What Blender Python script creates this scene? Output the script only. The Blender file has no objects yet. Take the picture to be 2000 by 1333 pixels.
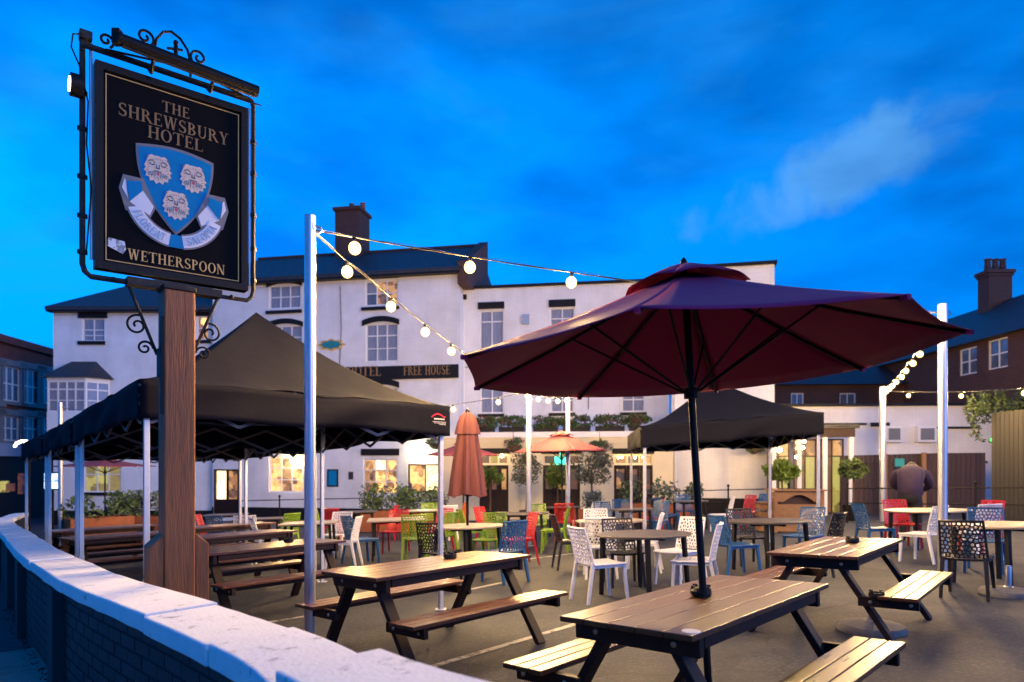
import bpy, math, random
from mathutils import Vector, Matrix
import bmesh
random.seed(7)
R = math.radians
sc = bpy.context.scene
COL = sc.collection

# ------------------------------------------------------------------ camera
CAMZ = 1.45
FPX = 1320.0; CX = 1000.0; HY = 905.0            # focal length and horizon of the 2000 px wide photograph
cam = bpy.data.cameras.new('camera')
cam.sensor_width = 36; cam.lens = 36 * FPX / 2000
cam.shift_y = (HY - 666.5) / 2000
cam.clip_start = .05; cam.clip_end = 800
cam.dof.use_dof = True; cam.dof.focus_distance = 4.9; cam.dof.aperture_fstop = 2.0; cam.dof.aperture_blades = 8
camo = bpy.data.objects.new('camera', cam); COL.objects.link(camo)
camo.location = (0, 0, CAMZ); camo.rotation_euler = (R(90), 0, 0)
sc.camera = camo

# ------------------------------------------------------------------ sky, dusk fill, exposure
world = bpy.data.worlds.new('World'); sc.world = world; world.use_nodes = True
wn = world.node_tree.nodes; wl = world.node_tree.links
bg = wn['Background']; bg.inputs['Strength'].default_value = .10
sky = wn.new('ShaderNodeTexSky'); sky.sky_type = 'NISHITA'; sky.sun_disc = False
SUN_DIR = Vector((.72, -.64, .27)).normalized()
sky.sun_elevation = R(3); sky.sun_rotation = math.atan2(SUN_DIR.x, SUN_DIR.y)
sky.air_density = 1.0; sky.dust_density = .3; sky.ozone_density = 3
def wnode(t, **k):
    n = wn.new(t)
    for a, b in k.items(): setattr(n, a, b)
    return n
tint = wnode('ShaderNodeMix', data_type='RGBA', blend_type='MULTIPLY'); tint.inputs[0].default_value = 1
tint.inputs[7].default_value = (.0, 5.0, 19.2, 1)
hsv = wnode('ShaderNodeRGBToBW')
wl.new(sky.outputs[0], hsv.inputs[0])
wl.new(hsv.outputs[0], tint.inputs[6])
tc = wnode('ShaderNodeTexCoord')
mp = wnode('ShaderNodeMapping'); mp.inputs['Scale'].default_value = (1.0, 1.0, 3.2); mp.inputs['Location'].default_value = (.35, .2, .1)
mp.inputs['Rotation'].default_value = (0, R(-18), 0)
wl.new(tc.outputs['Generated'], mp.inputs[0])
nz = wnode('ShaderNodeTexNoise'); nz.inputs['Scale'].default_value = 3.2; nz.inputs['Detail'].default_value = 7; nz.inputs['Roughness'].default_value = .56; nz.inputs['Distortion'].default_value = .5
wl.new(mp.outputs[0], nz.inputs[0])
rp = wnode('ShaderNodeValToRGB'); rp.color_ramp.elements[0].position = .5; rp.color_ramp.elements[1].position = .78
wl.new(nz.outputs[0], rp.inputs[0])
cl = wnode('ShaderNodeMix', data_type='RGBA', blend_type='MIX'); cl.inputs[7].default_value = (.5, 3.8, 9.2, 1)
mul = wnode('ShaderNodeMath', operation='MULTIPLY'); mul.inputs[1].default_value = .34
wl.new(rp.outputs[0], mul.inputs[0]); wl.new(mul.outputs[0], cl.inputs[0]); wl.new(tint.outputs[2], cl.inputs[6])
# one paler streak of cloud rising to the right
d1 = Vector((400, 1320, 470)).normalized(); d2 = Vector((930, 1320, 690)).normalized(); dm = (d1 + d2) / 2
e1 = (d2 - d1).normalized(); e2 = e1.cross(dm).normalized()
def dotn(e, w):
    n = wnode('ShaderNodeVectorMath', operation='DOT_PRODUCT'); n.inputs[1].default_value = e; wl.new(tc.outputs['Generated'], n.inputs[0])
    a = wnode('ShaderNodeMath', operation='SUBTRACT'); a.inputs[1].default_value = e.dot(dm); wl.new(n.outputs['Value'], a.inputs[0])
    b = wnode('ShaderNodeMath', operation='DIVIDE'); b.inputs[1].default_value = w; wl.new(a.outputs[0], b.inputs[0])
    c = wnode('ShaderNodeMath', operation='POWER'); c.inputs[1].default_value = 2; wl.new(b.outputs[0], c.inputs[0]); return c
q1 = dotn(e1, .19); q2 = dotn(e2, .05); qs = wnode('ShaderNodeMath', operation='ADD'); wl.new(q1.outputs[0], qs.inputs[0]); wl.new(q2.outputs[0], qs.inputs[1])
nz3 = wnode('ShaderNodeTexNoise'); nz3.inputs['Scale'].default_value = 8; nz3.inputs['Detail'].default_value = 8; nz3.inputs['Roughness'].default_value = .6; nz3.inputs['Distortion'].default_value = .3; wl.new(tc.outputs['Generated'], nz3.inputs[0])
qa = wnode('ShaderNodeMath', operation='MULTIPLY_ADD'); qa.inputs[1].default_value = 4.0; qa.inputs[2].default_value = -1.55; wl.new(nz3.outputs[0], qa.inputs[0])
qb = wnode('ShaderNodeMath', operation='SUBTRACT'); wl.new(qa.outputs[0], qb.inputs[0]); wl.new(qs.outputs[0], qb.inputs[1])
qc = wnode('ShaderNodeMapRange'); qc.interpolation_type = 'SMOOTHSTEP'; qc.inputs[1].default_value = -.5; qc.inputs[2].default_value = .7; qc.inputs[4].default_value = .62; wl.new(qb.outputs[0], qc.inputs[0])
st = wnode('ShaderNodeMix', data_type='RGBA'); st.inputs[7].default_value = (1.5, 4.6, 9.0, 1); wl.new(qc.outputs[0], st.inputs[0]); wl.new(cl.outputs[2], st.inputs[6])
# darker banks of cloud
nz2 = wnode('ShaderNodeTexNoise'); nz2.inputs['Scale'].default_value = 3.4; nz2.inputs['Detail'].default_value = 6
mp2 = wnode('ShaderNodeMapping'); mp2.inputs['Scale'].default_value = (1, 1, 2.4); mp2.inputs['Location'].default_value = (3.1, 1.7, .4)
wl.new(tc.outputs['Generated'], mp2.inputs[0]); wl.new(mp2.outputs[0], nz2.inputs[0])
rp2 = wnode('ShaderNodeValToRGB'); rp2.color_ramp.elements[0].position = .42; rp2.color_ramp.elements[1].position = .68
rp2.color_ramp.elements[0].color = (1, 1, 1, 1); rp2.color_ramp.elements[1].color = (.47, .52, .61, 1)
wl.new(nz2.outputs[0], rp2.inputs[0])
dk = wnode('ShaderNodeMix', data_type='RGBA', blend_type='MULTIPLY'); dk.inputs[0].default_value = 1
wl.new(st.outputs[2], dk.inputs[6]); wl.new(rp2.outputs[0], dk.inputs[7])
# the sky deepens towards the horizon all round
sz = wnode('ShaderNodeSeparateXYZ'); wl.new(tc.outputs['Generated'], sz.inputs[0])
hz = wnode('ShaderNodeMapRange'); hz.interpolation_type = 'SMOOTHSTEP'; hz.inputs[1].default_value = .02; hz.inputs[2].default_value = .42; hz.inputs[3].default_value = .42; wl.new(sz.outputs[2], hz.inputs[0])
hm = wnode('ShaderNodeVectorMath', operation='SCALE'); wl.new(dk.outputs[2], hm.inputs[0]); wl.new(hz.outputs[0], hm.inputs['Scale'])
wl.new(hm.outputs[0], bg.inputs['Color'])

sun = bpy.data.lights.new('sun', 'SUN'); sun.energy = 0.55; sun.angle = R(12); sun.color = (1, .78, .70)  # added warm fill standing in for dusk glow and unseen street lamps
dusk_fill_o = bpy.data.objects.new('sun', sun); COL.objects.link(dusk_fill_o)
dusk_fill_o.rotation_euler = SUN_DIR.to_track_quat('Z', 'Y').to_euler()
BULB = 26000.0

sc.view_settings.view_transform = 'Standard'; sc.view_settings.look = 'None'
sc.view_settings.exposure = 0; sc.view_settings.gamma = 1; sc.view_settings.use_curve_mapping = False
sc.render.engine = 'CYCLES'
sc.cycles.use_denoising = True; sc.cycles.sample_clamp_indirect = 4; sc.cycles.max_bounces = 6
sc.cycles.use_light_tree = True; sc.cycles.caustics_reflective = False; sc.cycles.caustics_refractive = False

# ------------------------------------------------------------------ helpers
def g(x, y):                                     # the car park slopes gently up to the right and down towards the hotel
    return .026 * max(-25, min(14, x)) - .024 * max(-5, min(30, y))
def at(px, py, Y):                               # a point seen at that pixel, Y metres away
    return Vector(((px - CX) * Y / FPX, Y, CAMZ + (HY - py) * Y / FPX))
def gp(px, py, h=0.0):                           # where the ray meets the slope h metres above ground
    k = (px - CX) / FPX; m = (HY - py) / FPX
    Y = (h - CAMZ) / (m - .026 * k + .024)
    return (k * Y, Y)

class MB:
    def __init__(s): s.v = []; s.f = []
    def add(s, vs, fs):
        b = len(s.v); s.v += [tuple(p) for p in vs]; s.f += [tuple(i + b for i in f) for f in fs]; return s
    def hexa(s, p):                              # 8 corners: bottom ring then top ring
        return s.add(p, [(3, 2, 1, 0), (4, 5, 6, 7), (0, 1, 5, 4), (1, 2, 6, 5), (2, 3, 7, 6), (3, 0, 4, 7)])
    def box(s, c, d, m=None):
        x, y, z = d[0] / 2, d[1] / 2, d[2] / 2; c = Vector(c)
        ps = [Vector(q) for q in ((-x, -y, -z), (x, -y, -z), (x, y, -z), (-x, y, -z), (-x, -y, z), (x, -y, z), (x, y, z), (-x, y, z))]
        return s.hexa([c + (m @ q if m else q) for q in ps])
    def beam(s, a, b, w, h, up=(0, 0, 1), taper=1.0):
        a = Vector(a); b = Vector(b); d = (b - a).normalized(); up = Vector(up)
        if abs(d.dot(up)) > .97: up = Vector((1, 0, 0))
        r = d.cross(up).normalized(); u = r.cross(d)
        q = []
        for p, k in ((a, 1), (b, taper)):
            q += [p - r * w / 2 * k - u * h / 2 * k, p + r * w / 2 * k - u * h / 2 * k, p + r * w / 2 * k + u * h / 2 * k, p - r * w / 2 * k + u * h / 2 * k]
        return s.hexa(q)
    def tube(s, path, rad, n=8, close=True):
        path = [Vector(p) for p in path]; rr = rad if isinstance(rad, (list, tuple)) else [rad] * len(path)
        b = len(s.v); ref = None
        for i, p in enumerate(path):
            d = (path[min(i + 1, len(path) - 1)] - path[max(i - 1, 0)]).normalized()
            if ref is None:
                ref = Vector((0, 0, 1)) if abs(d.z) < .9 else Vector((1, 0, 0))
            r = d.cross(ref).normalized(); u = r.cross(d); ref = u
            for k in range(n):
                a = 2 * math.pi * k / n
                s.v.append(tuple(p + (r * math.cos(a) + u * math.sin(a)) * rr[i]))
        for i in range(len(path) - 1):
            for k in range(n):
                s.f.append((b + i * n + k, b + i * n + (k + 1) % n, b + (i + 1) * n + (k + 1) % n, b + (i + 1) * n + k))
        if close:
            s.f.append(tuple(b + k for k in reversed(range(n)))); s.f.append(tuple(b + (len(path) - 1) * n + k for k in range(n)))
        return s
    def lathe(s, prof, c=(0, 0, 0), n=16, rot=0):
        b = len(s.v); c = Vector(c)
        for r, z in prof:
            for k in range(n):
                a = rot + 2 * math.pi * k / n; s.v.append((c.x + r * math.cos(a), c.y + r * math.sin(a), c.z + z))
        for i in range(len(prof) - 1):
            for k in range(n):
                s.f.append((b + i * n + k, b + i * n + (k + 1) % n, b + (i + 1) * n + (k + 1) % n, b + (i + 1) * n + k))
        s.f.append(tuple(b + k for k in reversed(range(n)))); s.f.append(tuple(b + (len(prof) - 1) * n + k for k in range(n)))
        return s
    def sphere(s, c, r, n=10, m=6, sq=(1, 1, 1)):
        prof = [(max(.001, math.sin(math.pi * i / m)) * r, -math.cos(math.pi * i / m) * r) for i in range(m + 1)]
        b = len(s.v); s.lathe(prof, (0, 0, 0), n)
        for i in range(b, len(s.v)):
            q = s.v[i]; s.v[i] = (c[0] + q[0] * sq[0], c[1] + q[1] * sq[1], c[2] + q[2] * sq[2])
        return s
    def prism(s, poly, fr, d0, d1):              # poly in (a,b) of frame fr(a,b,depth)
        n = len(poly); b = len(s.v)
        for d in (d0, d1): s.v += [tuple(fr(p[0], p[1], d)) for p in poly]
        s.f.append(tuple(b + i for i in reversed(range(n)))); s.f.append(tuple(b + n + i for i in range(n)))
        for i in range(n):
            j = (i + 1) % n; s.f.append((b + i, b + j, b + n + j, b + n + i))
        return s
    def mesh(s, name, mat, smooth=False, fix=True):
        me = bpy.data.meshes.new(name); me.from_pydata(s.v, [], s.f); me.materials.append(mat)
        if fix:
            bm = bmesh.new(); bm.from_mesh(me); bmesh.ops.recalc_face_normals(bm, faces=bm.faces); bm.to_mesh(me); bm.free()
        if smooth:
            me.polygons.foreach_set('use_smooth', [True] * len(me.polygons))
            me.set_sharp_from_angle(angle=R(38))
        return me
    def build(s, name, mat, parent=None, smooth=False, bevel=0, loc=None, fix=True):
        o = bpy.data.objects.new(name, s.mesh(name, mat, smooth, fix)); COL.objects.link(o)
        if parent: o.parent = parent
        if loc is not None: o.location = loc
        if bevel:
            m = o.modifiers.new('bevel', 'BEVEL'); m.width = bevel; m.segments = 2; m.limit_method = 'ANGLE'
        return o
def tag(o, label=None, cat=None, group=None, kind=None):
    if label: o['label'] = label
    if cat: o['category'] = cat
    if group: o['group'] = group
    if kind: o['kind'] = kind
    return o
def empty(name, label, cat, loc=(0, 0, 0), rz=0, group=None):
    o = bpy.data.objects.new(name, None); COL.objects.link(o); o.location = loc; o.rotation_euler = (0, 0, rz)
    o.empty_display_size = .2
    return tag(o, label, cat, group)
def part(name, me, parent):
    o = bpy.data.objects.new(name, me); COL.objects.link(o); o.parent = parent; return o
def copy_tree(o, parent=None):
    c = o.copy(); COL.objects.link(c)
    if parent: c.parent = parent
    for ch in o.children: copy_tree(ch, c)
    return c

# ------------------------------------------------------------------ materials
def mat(name, col, rough=.6, metal=0.0, var=.12, scale=8.0, bump=0.0, bscale=60.0, col2=None, f2=(.5, .7), s2=3.0, spec=.5, stretch=None, rnd=0.0, coat=0.0):
    m = bpy.data.materials.new(name); m.use_nodes = True; t = m.node_tree; N = t.nodes; L = t.links
    p = N['Principled BSDF']; p.inputs['Roughness'].default_value = rough; p.inputs['Metallic'].default_value = metal
    p.inputs['Specular IOR Level'].default_value = spec; p.inputs['Coat Weight'].default_value = coat
    tc = N.new('ShaderNodeTexCoord'); src = tc.outputs['Object']
    if stretch:
        mpn = N.new('ShaderNodeMapping'); mpn.inputs['Scale'].default_value = stretch; L.new(src, mpn.inputs[0]); src = mpn.outputs[0]
    n = N.new('ShaderNodeTexNoise'); n.inputs['Scale'].default_value = scale; n.inputs['Detail'].default_value = 6; n.inputs['Roughness'].default_value = .6
    L.new(src, n.inputs[0])
    r = N.new('ShaderNodeValToRGB'); r.color_ramp.elements[0].position = .25; r.color_ramp.elements[1].position = .75
    a = [max(0, c * (1 - var)) for c in col]; b = [c * (1 + var) for c in col]
    r.color_ramp.elements[0].color = (*a, 1); r.color_ramp.elements[1].color = (*b, 1)
    L.new(n.outputs[0], r.inputs[0]); out = r.outputs[0]
    if col2:
        n2 = N.new('ShaderNodeTexNoise'); n2.inputs['Scale'].default_value = s2; n2.inputs['Detail'].default_value = 8; n2.inputs['Roughness'].default_value = .65; L.new(src, n2.inputs[0])
        r2 = N.new('ShaderNodeValToRGB'); r2.color_ramp.elements[0].position = f2[0]; r2.color_ramp.elements[1].position = f2[1]; L.new(n2.outputs[0], r2.inputs[0])
        mx = N.new('ShaderNodeMix'); mx.data_type = 'RGBA'; L.new(r2.outputs[0], mx.inputs[0]); L.new(out, mx.inputs[6]); mx.inputs[7].default_value = (*col2, 1); out = mx.outputs[2]
    if rnd:
        oi = N.new('ShaderNodeObjectInfo'); mr = N.new('ShaderNodeMapRange'); mr.inputs[3].default_value = 1 - rnd; mr.inputs[4].default_value = 1 + rnd
        L.new(oi.outputs['Random'], mr.inputs[0])
        h = N.new('ShaderNodeHueSaturation'); L.new(out, h.inputs['Color']); L.new(mr.outputs[0], h.inputs['Value']); out = h.outputs[0]
    L.new(out, p.inputs['Base Color'])
    rr = N.new('ShaderNodeMapRange'); rr.inputs[3].default_value = max(.05, rough - .08); rr.inputs[4].default_value = min(1, rough + .08)
    L.new(n.outputs[0], rr.inputs[0]); L.new(rr.outputs[0], p.inputs['Roughness'])
    if bump:
        nb = N.new('ShaderNodeTexNoise'); nb.inputs['Scale'].default_value = bscale; nb.inputs['Detail'].default_value = 5; L.new(src, nb.inputs[0])
        bu = N.new('ShaderNodeBump'); bu.inputs['Strength'].default_value = bump; bu.inputs['Distance'].default_value = .01
        L.new(nb.outputs[0], bu.inputs['Height']); L.new(bu.outputs[0], p.inputs['Normal'])
    return m
def brick_mat(name, c1, c2, mortar, scale=1.0, rough=.85, bump=.4, rot=None):
    m = bpy.data.materials.new(name); m.use_nodes = True; t = m.node_tree; N = t.nodes; L = t.links
    p = N['Principled BSDF']; p.inputs['Roughness'].default_value = rough
    tc = N.new('ShaderNodeTexCoord'); sx = N.new('ShaderNodeSeparateXYZ'); L.new(tc.outputs['Object'], sx.inputs[0])
    ad = N.new('ShaderNodeMath'); L.new(sx.outputs[0], ad.inputs[0]); L.new(sx.outputs[1], ad.inputs[1])
    cb = N.new('ShaderNodeCombineXYZ'); L.new(ad.outputs[0], cb.inputs[0]); L.new(sx.outputs[2], cb.inputs[1])
    b = N.new('ShaderNodeTexBrick'); b.inputs['Scale'].default_value = scale; b.inputs['Color1'].default_value = (*c1, 1); b.inputs['Color2'].default_value = (*c2, 1); b.inputs['Mortar'].default_value = (*mortar, 1)
    b.inputs['Mortar Size'].default_value = .008; b.inputs['Brick Width'].default_value = .225; b.inputs['Row Height'].default_value = .075
    L.new(cb.outputs[0], b.inputs[0])
    n = N.new('ShaderNodeTexNoise'); n.inputs['Scale'].default_value = 1.1; n.inputs['Detail'].default_value = 7; L.new(tc.outputs['Object'], n.inputs[0])
    r = N.new('ShaderNodeValToRGB'); r.color_ramp.elements[0].position = .3; r.color_ramp.elements[1].position = .7
    r.color_ramp.elements[0].color = (.84, .83, .82, 1); r.color_ramp.elements[1].color = (1, 1, 1, 1); L.new(n.outputs[0], r.inputs[0])
    if max(c1) > .6:                              # rain streaks on the white paint
        ms = N.new('ShaderNodeMapping'); ms.inputs['Scale'].default_value = (1.3, 1.3, .22); L.new(tc.outputs['Object'], ms.inputs[0])
        n5 = N.new('ShaderNodeTexNoise'); n5.inputs['Scale'].default_value = 1.6; n5.inputs['Detail'].default_value = 8; n5.inputs['Roughness'].default_value = .65; L.new(ms.outputs[0], n5.inputs[0])
        r5 = N.new('ShaderNodeValToRGB'); r5.color_ramp.elements[0].position = .34; r5.color_ramp.elements[1].position = .52; r5.color_ramp.elements[0].color = (.74, .72, .68, 1); L.new(n5.outputs[0], r5.inputs[0])
        m5 = N.new('ShaderNodeMix'); m5.data_type = 'RGBA'; m5.blend_type = 'MULTIPLY'; m5.inputs[0].default_value = .28; L.new(r.outputs[0], m5.inputs[6]); L.new(r5.outputs[0], m5.inputs[7]); r = m5; ro = m5.outputs[2]
    else: ro = r.outputs[0]
    mx = N.new('ShaderNodeMix'); mx.data_type = 'RGBA'; mx.blend_type = 'MULTIPLY'; mx.inputs[0].default_value = 1
    L.new(b.outputs[0], mx.inputs[6]); L.new(ro, mx.inputs[7]); L.new(mx.outputs[2], p.inputs['Base Color'])
    bu = N.new('ShaderNodeBump'); bu.inputs['Strength'].default_value = bump; bu.inputs['Distance'].default_value = .01; bu.invert = True
    L.new(b.outputs['Fac'], bu.inputs['Height']); L.new(bu.outputs[0], p.inputs['Normal'])
    return m
def emit(name, col, s, var=None, scale=3.0):
    m = bpy.data.materials.new(name); m.use_nodes = True; N = m.node_tree.nodes; L = m.node_tree.links
    p = N['Principled BSDF']; p.inputs['Base Color'].default_value = (.1, .1, .1, 1); p.inputs['Roughness'].default_value = .15
    p.inputs['Emission Color'].default_value = (*col, 1); p.inputs['Emission Strength'].default_value = s
    if var:
        tc = N.new('ShaderNodeTexCoord'); v = N.new('ShaderNodeTexVoronoi'); v.distance = 'CHEBYCHEV'; v.inputs['Scale'].default_value = scale * .75; v.inputs['Randomness'].default_value = .9; L.new(tc.outputs['Object'], v.inputs[0])
        bw = N.new('ShaderNodeSeparateColor'); L.new(v.outputs['Color'], bw.inputs[0])
        n_ = N.new('ShaderNodeTexNoise'); n_.inputs['Scale'].default_value = scale * 1.5; n_.inputs['Detail'].default_value = 4; L.new(tc.outputs['Object'], n_.inputs[0])
        av = N.new('ShaderNodeMath'); av.operation = 'MULTIPLY_ADD'; av.inputs[1].default_value = .6; L.new(bw.outputs[0], av.inputs[0]); hf = N.new('ShaderNodeMath'); hf.operation = 'MULTIPLY'; hf.inputs[1].default_value = .4; L.new(n_.outputs[0], hf.inputs[0]); L.new(hf.outputs[0], av.inputs[2])
        r = N.new('ShaderNodeValToRGB'); e = r.color_ramp.elements
        e[0].position = .22; e[0].color = (*var, 1); e[1].position = .72; e[1].color = (*col, 1)
        md_ = r.color_ramp.elements.new(.45); md_.color = (*[a_ * .45 + b_ * .55 * (1, .8, .6)[k_] for k_, (a_, b_) in enumerate(zip(var, col))], 1)
        L.new(av.outputs[0], r.inputs[0]); L.new(r.outputs[0], p.inputs['Emission Color'])
    return m
M = {}
def asphalt_mat():
    m = bpy.data.materials.new('asphalt'); m.use_nodes = True; t = m.node_tree; N = t.nodes; L = t.links; p = N['Principled BSDF']
    tc = N.new('ShaderNodeTexCoord'); src = tc.outputs['Object']
    def noise(sc_, det, ro, dist=0):
        n = N.new('ShaderNodeTexNoise'); n.inputs['Scale'].default_value = sc_; n.inputs['Detail'].default_value = det; n.inputs['Roughness'].default_value = ro; n.inputs['Distortion'].default_value = dist; L.new(src, n.inputs[0]); return n.outputs[0]
    def ramp(f, stops):
        r = N.new('ShaderNodeValToRGB'); e = r.color_ramp.elements
        e[0].position, e[0].color = stops[0][0], (*stops[0][1], 1); e[1].position, e[1].color = stops[1][0], (*stops[1][1], 1)
        for q in stops[2:]: x = e.new(q[0]); x.color = (*q[1], 1)
        L.new(f, r.inputs[0]); return r.outputs[0]
    def mul(a, b, f=1.0):
        k = N.new('ShaderNodeMix'); k.data_type = 'RGBA'; k.blend_type = 'MULTIPLY'; k.inputs[0].default_value = f; L.new(a, k.inputs[6]); L.new(b, k.inputs[7]); return k.outputs[2]
    base_ = ramp(noise(.42, 7, .62, .4), [(.36, (.019, .0235, .036)), (.66, (.036, .042, .059))])
    grain = ramp(noise(34, 10, .85), [(.36, (.42, .42, .42)), (.66, (1.55, 1.55, 1.55))])
    v = N.new('ShaderNodeTexVoronoi'); v.inputs['Scale'].default_value = 46; L.new(src, v.inputs[0]); sp_ = N.new('ShaderNodeSeparateColor'); L.new(v.outputs['Color'], sp_.inputs[0])
    chips = ramp(sp_.outputs[0], [(.80, (1, 1, 1)), (.97, (1.9, 1.85, 1.75))])
    stains = ramp(noise(1.9, 8, .7, 1.2), [(.30, (.50, .50, .52)), (.43, (1, 1, 1))])
    vc = N.new('ShaderNodeTexVoronoi'); vc.feature = 'DISTANCE_TO_EDGE'; vc.inputs['Scale'].default_value = .33
    wn_ = N.new('ShaderNodeTexNoise'); wn_.inputs['Scale'].default_value = 2.2; wn_.inputs['Detail'].default_value = 6; L.new(src, wn_.inputs[0])
    av = N.new('ShaderNodeVectorMath'); av.operation = 'MULTIPLY_ADD'; av.inputs[1].default_value = (.55, .55, 0); L.new(wn_.outputs['Color'], av.inputs[0]); L.new(src, av.inputs[2]); L.new(av.outputs[0], vc.inputs[0])
    cracks = ramp(vc.outputs['Distance'], [(.0015, (.35, .35, .35)), (.006, (1, 1, 1))])
    c = mul(mul(mul(mul(base_, grain), chips), stains, .8), cracks, .8)
    L.new(c, p.inputs['Base Color'])
    r_ = N.new('ShaderNodeMapRange'); r_.inputs[3].default_value = .62; r_.inputs[4].default_value = .95; L.new(noise(1.3, 5, .6), r_.inputs[0]); L.new(r_.outputs[0], p.inputs['Roughness'])
    bu = N.new('ShaderNodeBump'); bu.inputs['Strength'].default_value = .7; bu.inputs['Distance'].default_value = .008; L.new(noise(70, 6, .75), bu.inputs['Height']); L.new(bu.outputs[0], p.inputs['Normal'])
    return m
M['asphalt'] = asphalt_mat()
M['line'] = mat('line_paint', (.42, .40, .38), .8, var=.3, scale=40, col2=(.12, .115, .11), f2=(.5, .6), s2=9)
M['slab'] = mat('paving', (.21, .185, .165), .85, var=.2, scale=30, bump=.4, bscale=90, rnd=.16, col2=(.14, .125, .115), s2=4)
M['coping'] = mat('white_masonry_paint', (.82, .82, .81), .75, var=.05, scale=10, bump=.45, bscale=60, col2=(.30, .30, .30), f2=(.60, .70), s2=11)
M['dbrick'] = mat('black_painted_brick', (.018, .019, .021), .62, var=.3, scale=30, bump=.6, bscale=70, rnd=.3)
M['mortar'] = mat('black_painted_mortar', (.012, .012, .013), .8, bump=.4)
M['render'] = brick_mat('white_painted_brick', (.86, .85, .83), (.83, .82, .80), (.76, .755, .74), bump=.25)
M['cream'] = mat('cream_paint', (.72, .62, .40), .6, var=.06, scale=2, bump=.1)
M['stone'] = mat('painted_stone', (.2, .21, .22), .7, var=.1, scale=4)
M['white'] = mat('white_gloss_paint', (.78, .77, .74), .4, var=.05, scale=3)
M['black'] = mat('black_gloss_paint', (.012, .011, .011), .5, var=.2, scale=6, spec=.2)
M['slate'] = brick_mat('slate', (.035, .037, .045), (.05, .05, .06), (.012, .012, .014), scale=.6, rough=.55, bump=.8)
M['redbrick'] = brick_mat('red_brick', (.21, .05, .03), (.14, .036, .024), (.11, .08, .07))
M['darkbrick'] = brick_mat('dark_brick', (.10, .034, .024), (.07, .027, .02), (.09, .075, .06))
M['glass'] = mat('window_glass', (.10, .12, .16), .08, var=.5, scale=2.5, spec=.8)
M['net'] = mat('curtained_glass', (.24, .25, .30), .12, var=.35, scale=5, spec=.7, stretch=(6, 6, .6))
M['post'] = mat('stained_timber', (.26, .085, .022), .62, var=.35, scale=9, bump=.5, bscale=22, stretch=(5, 5, .35), col2=(.035, .018, .012), f2=(.5, .75), s2=4)
M['plank'] = mat('composite_plank', (.105, .035, .011), .30, var=.28, scale=7, bump=.12, bscale=30, stretch=(.6, 9, 9), rnd=.12, spec=.65)
M['tleg'] = mat('dark_brown_timber', (.026, .013, .011), .5, var=.3, scale=12, bump=.15, spec=.22)
M['steel'] = mat('galvanised_steel', (.55, .56, .58), .38, metal=.85, var=.12, scale=25, stretch=(1, 1, .2), bump=.05)
M['alu'] = mat('aluminium_leg', (.60, .60, .60), .42, metal=.6, var=.08, scale=20)
M['dalu'] = mat('dark_aluminium', (.13, .12, .12), .5, var=.1)
M['concrete'] = mat('grey_concrete', (.16, .155, .15), .8, var=.3, scale=9, bump=.3, col2=(.07, .07, .07), s2=5)
M['metal'] = mat('bolt_metal', (.5, .5, .5), .3, metal=1)
M['iron'] = mat('black_iron', (.010, .0095, .0095), .5, var=.3, scale=40, bump=.3, spec=.15)
M['rust'] = mat('weathered_iron', (.022, .018, .015), .6, var=.4, scale=20, col2=(.07, .05, .03), f2=(.55, .7), s2=12, bump=.3, spec=.3)
M['tent'] = mat('black_tent_fabric', (.0078, .0082, .0145), .85, spec=.1, var=.14, scale=2.2, bump=.9, bscale=4.5)
M['red_fabric'] = mat('maroon_fabric', (.28, .018, .090), .6, var=.1, scale=5, bump=.35, bscale=5, spec=.10)
M['red_fabric'].node_tree.nodes['Principled BSDF'].inputs['Sheen Weight'].default_value = .04
M['pink_fabric'] = mat('faded_red_fabric', (.21, .040, .052), .8, var=.1, scale=4, bump=.1)
M['salmon'] = mat('salmon_fabric', (.125, .034, .034), .8, var=.1, scale=4, bump=.4, bscale=6)
M['teal_paint'] = mat('teal_paint', (.02, .22, .24), .5)
M['sign'] = mat('sign_black', (.006, .006, .007), .6, var=.2, spec=.04)
M['gold'] = mat('gold_lettering', (.70, .40, .09), .45, var=.1)
M['dimgold'] = mat('dim_gold_lettering', (.30, .185, .08), .6, var=.1, spec=.1)  # gold darkened in the colour; upper sign lines get less light
M['shield_blue'] = mat('shield_blue', (.004, .21, .44), .6, var=.12, spec=.08)
M['cream_print'] = mat('cream_print', (.72, .54, .40), .5, var=.06)
M['ribbon_white'] = mat('ribbon_white', (.74, .72, .72), .5, var=.05)
M['grey_print'] = mat('grey_print', (.17, .15, .15), .5)
M['tan_print'] = mat('tan_print', (.38, .22, .13), .6)
M['ink'] = mat('ink', (.04, .03, .03), .5)
M['pink'] = mat('tongue_red', (.6, .05, .09), .5)
M['paleblue'] = mat('pale_blue_print', (.30, .38, .52), .5)
M['sticker'] = mat('torn_sticker', (.75, .75, .76), .5, col2=(.25, .25, .27), f2=(.5, .55), s2=20)
M['bulb'] = emit('lit_filament', (1, .66, .28), BULB)
M['smallglobe'] = emit('small_lit_globe', (1, .66, .30), 45)
M['globe'] = emit('lit_globe', (1, .66, .30), 170)
M['ledlamp'] = emit('lit_lamp_glass', (1, .86, .62), 90)
M['softlamp'] = emit('soft_lamp_glass', (1, .9, .66), 7)
M['warm'] = emit('warm_lit_interior', (1, .56, .18), 1.7, (.10, .04, .012), 4.5)
M['warm2'] = emit('amber_lit_interior', (.9, .44, .12), .8, (.03, .015, .008), 5)
M['greenlit'] = emit('green_lit_interior', (.62, .55, .12), .8, (.16, .12, .02), 2.0)
M['dimlit'] = emit('dim_interior', (.32, .10, .03), .5, (.02, .012, .01), 2.2)
M['bright'] = emit('bright_interior', (1, .80, .50), 3.2, (.6, .42, .2), 3)
M['exitgreen'] = emit('exit_sign_green', (.03, .85, .60), 2.6)
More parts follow.
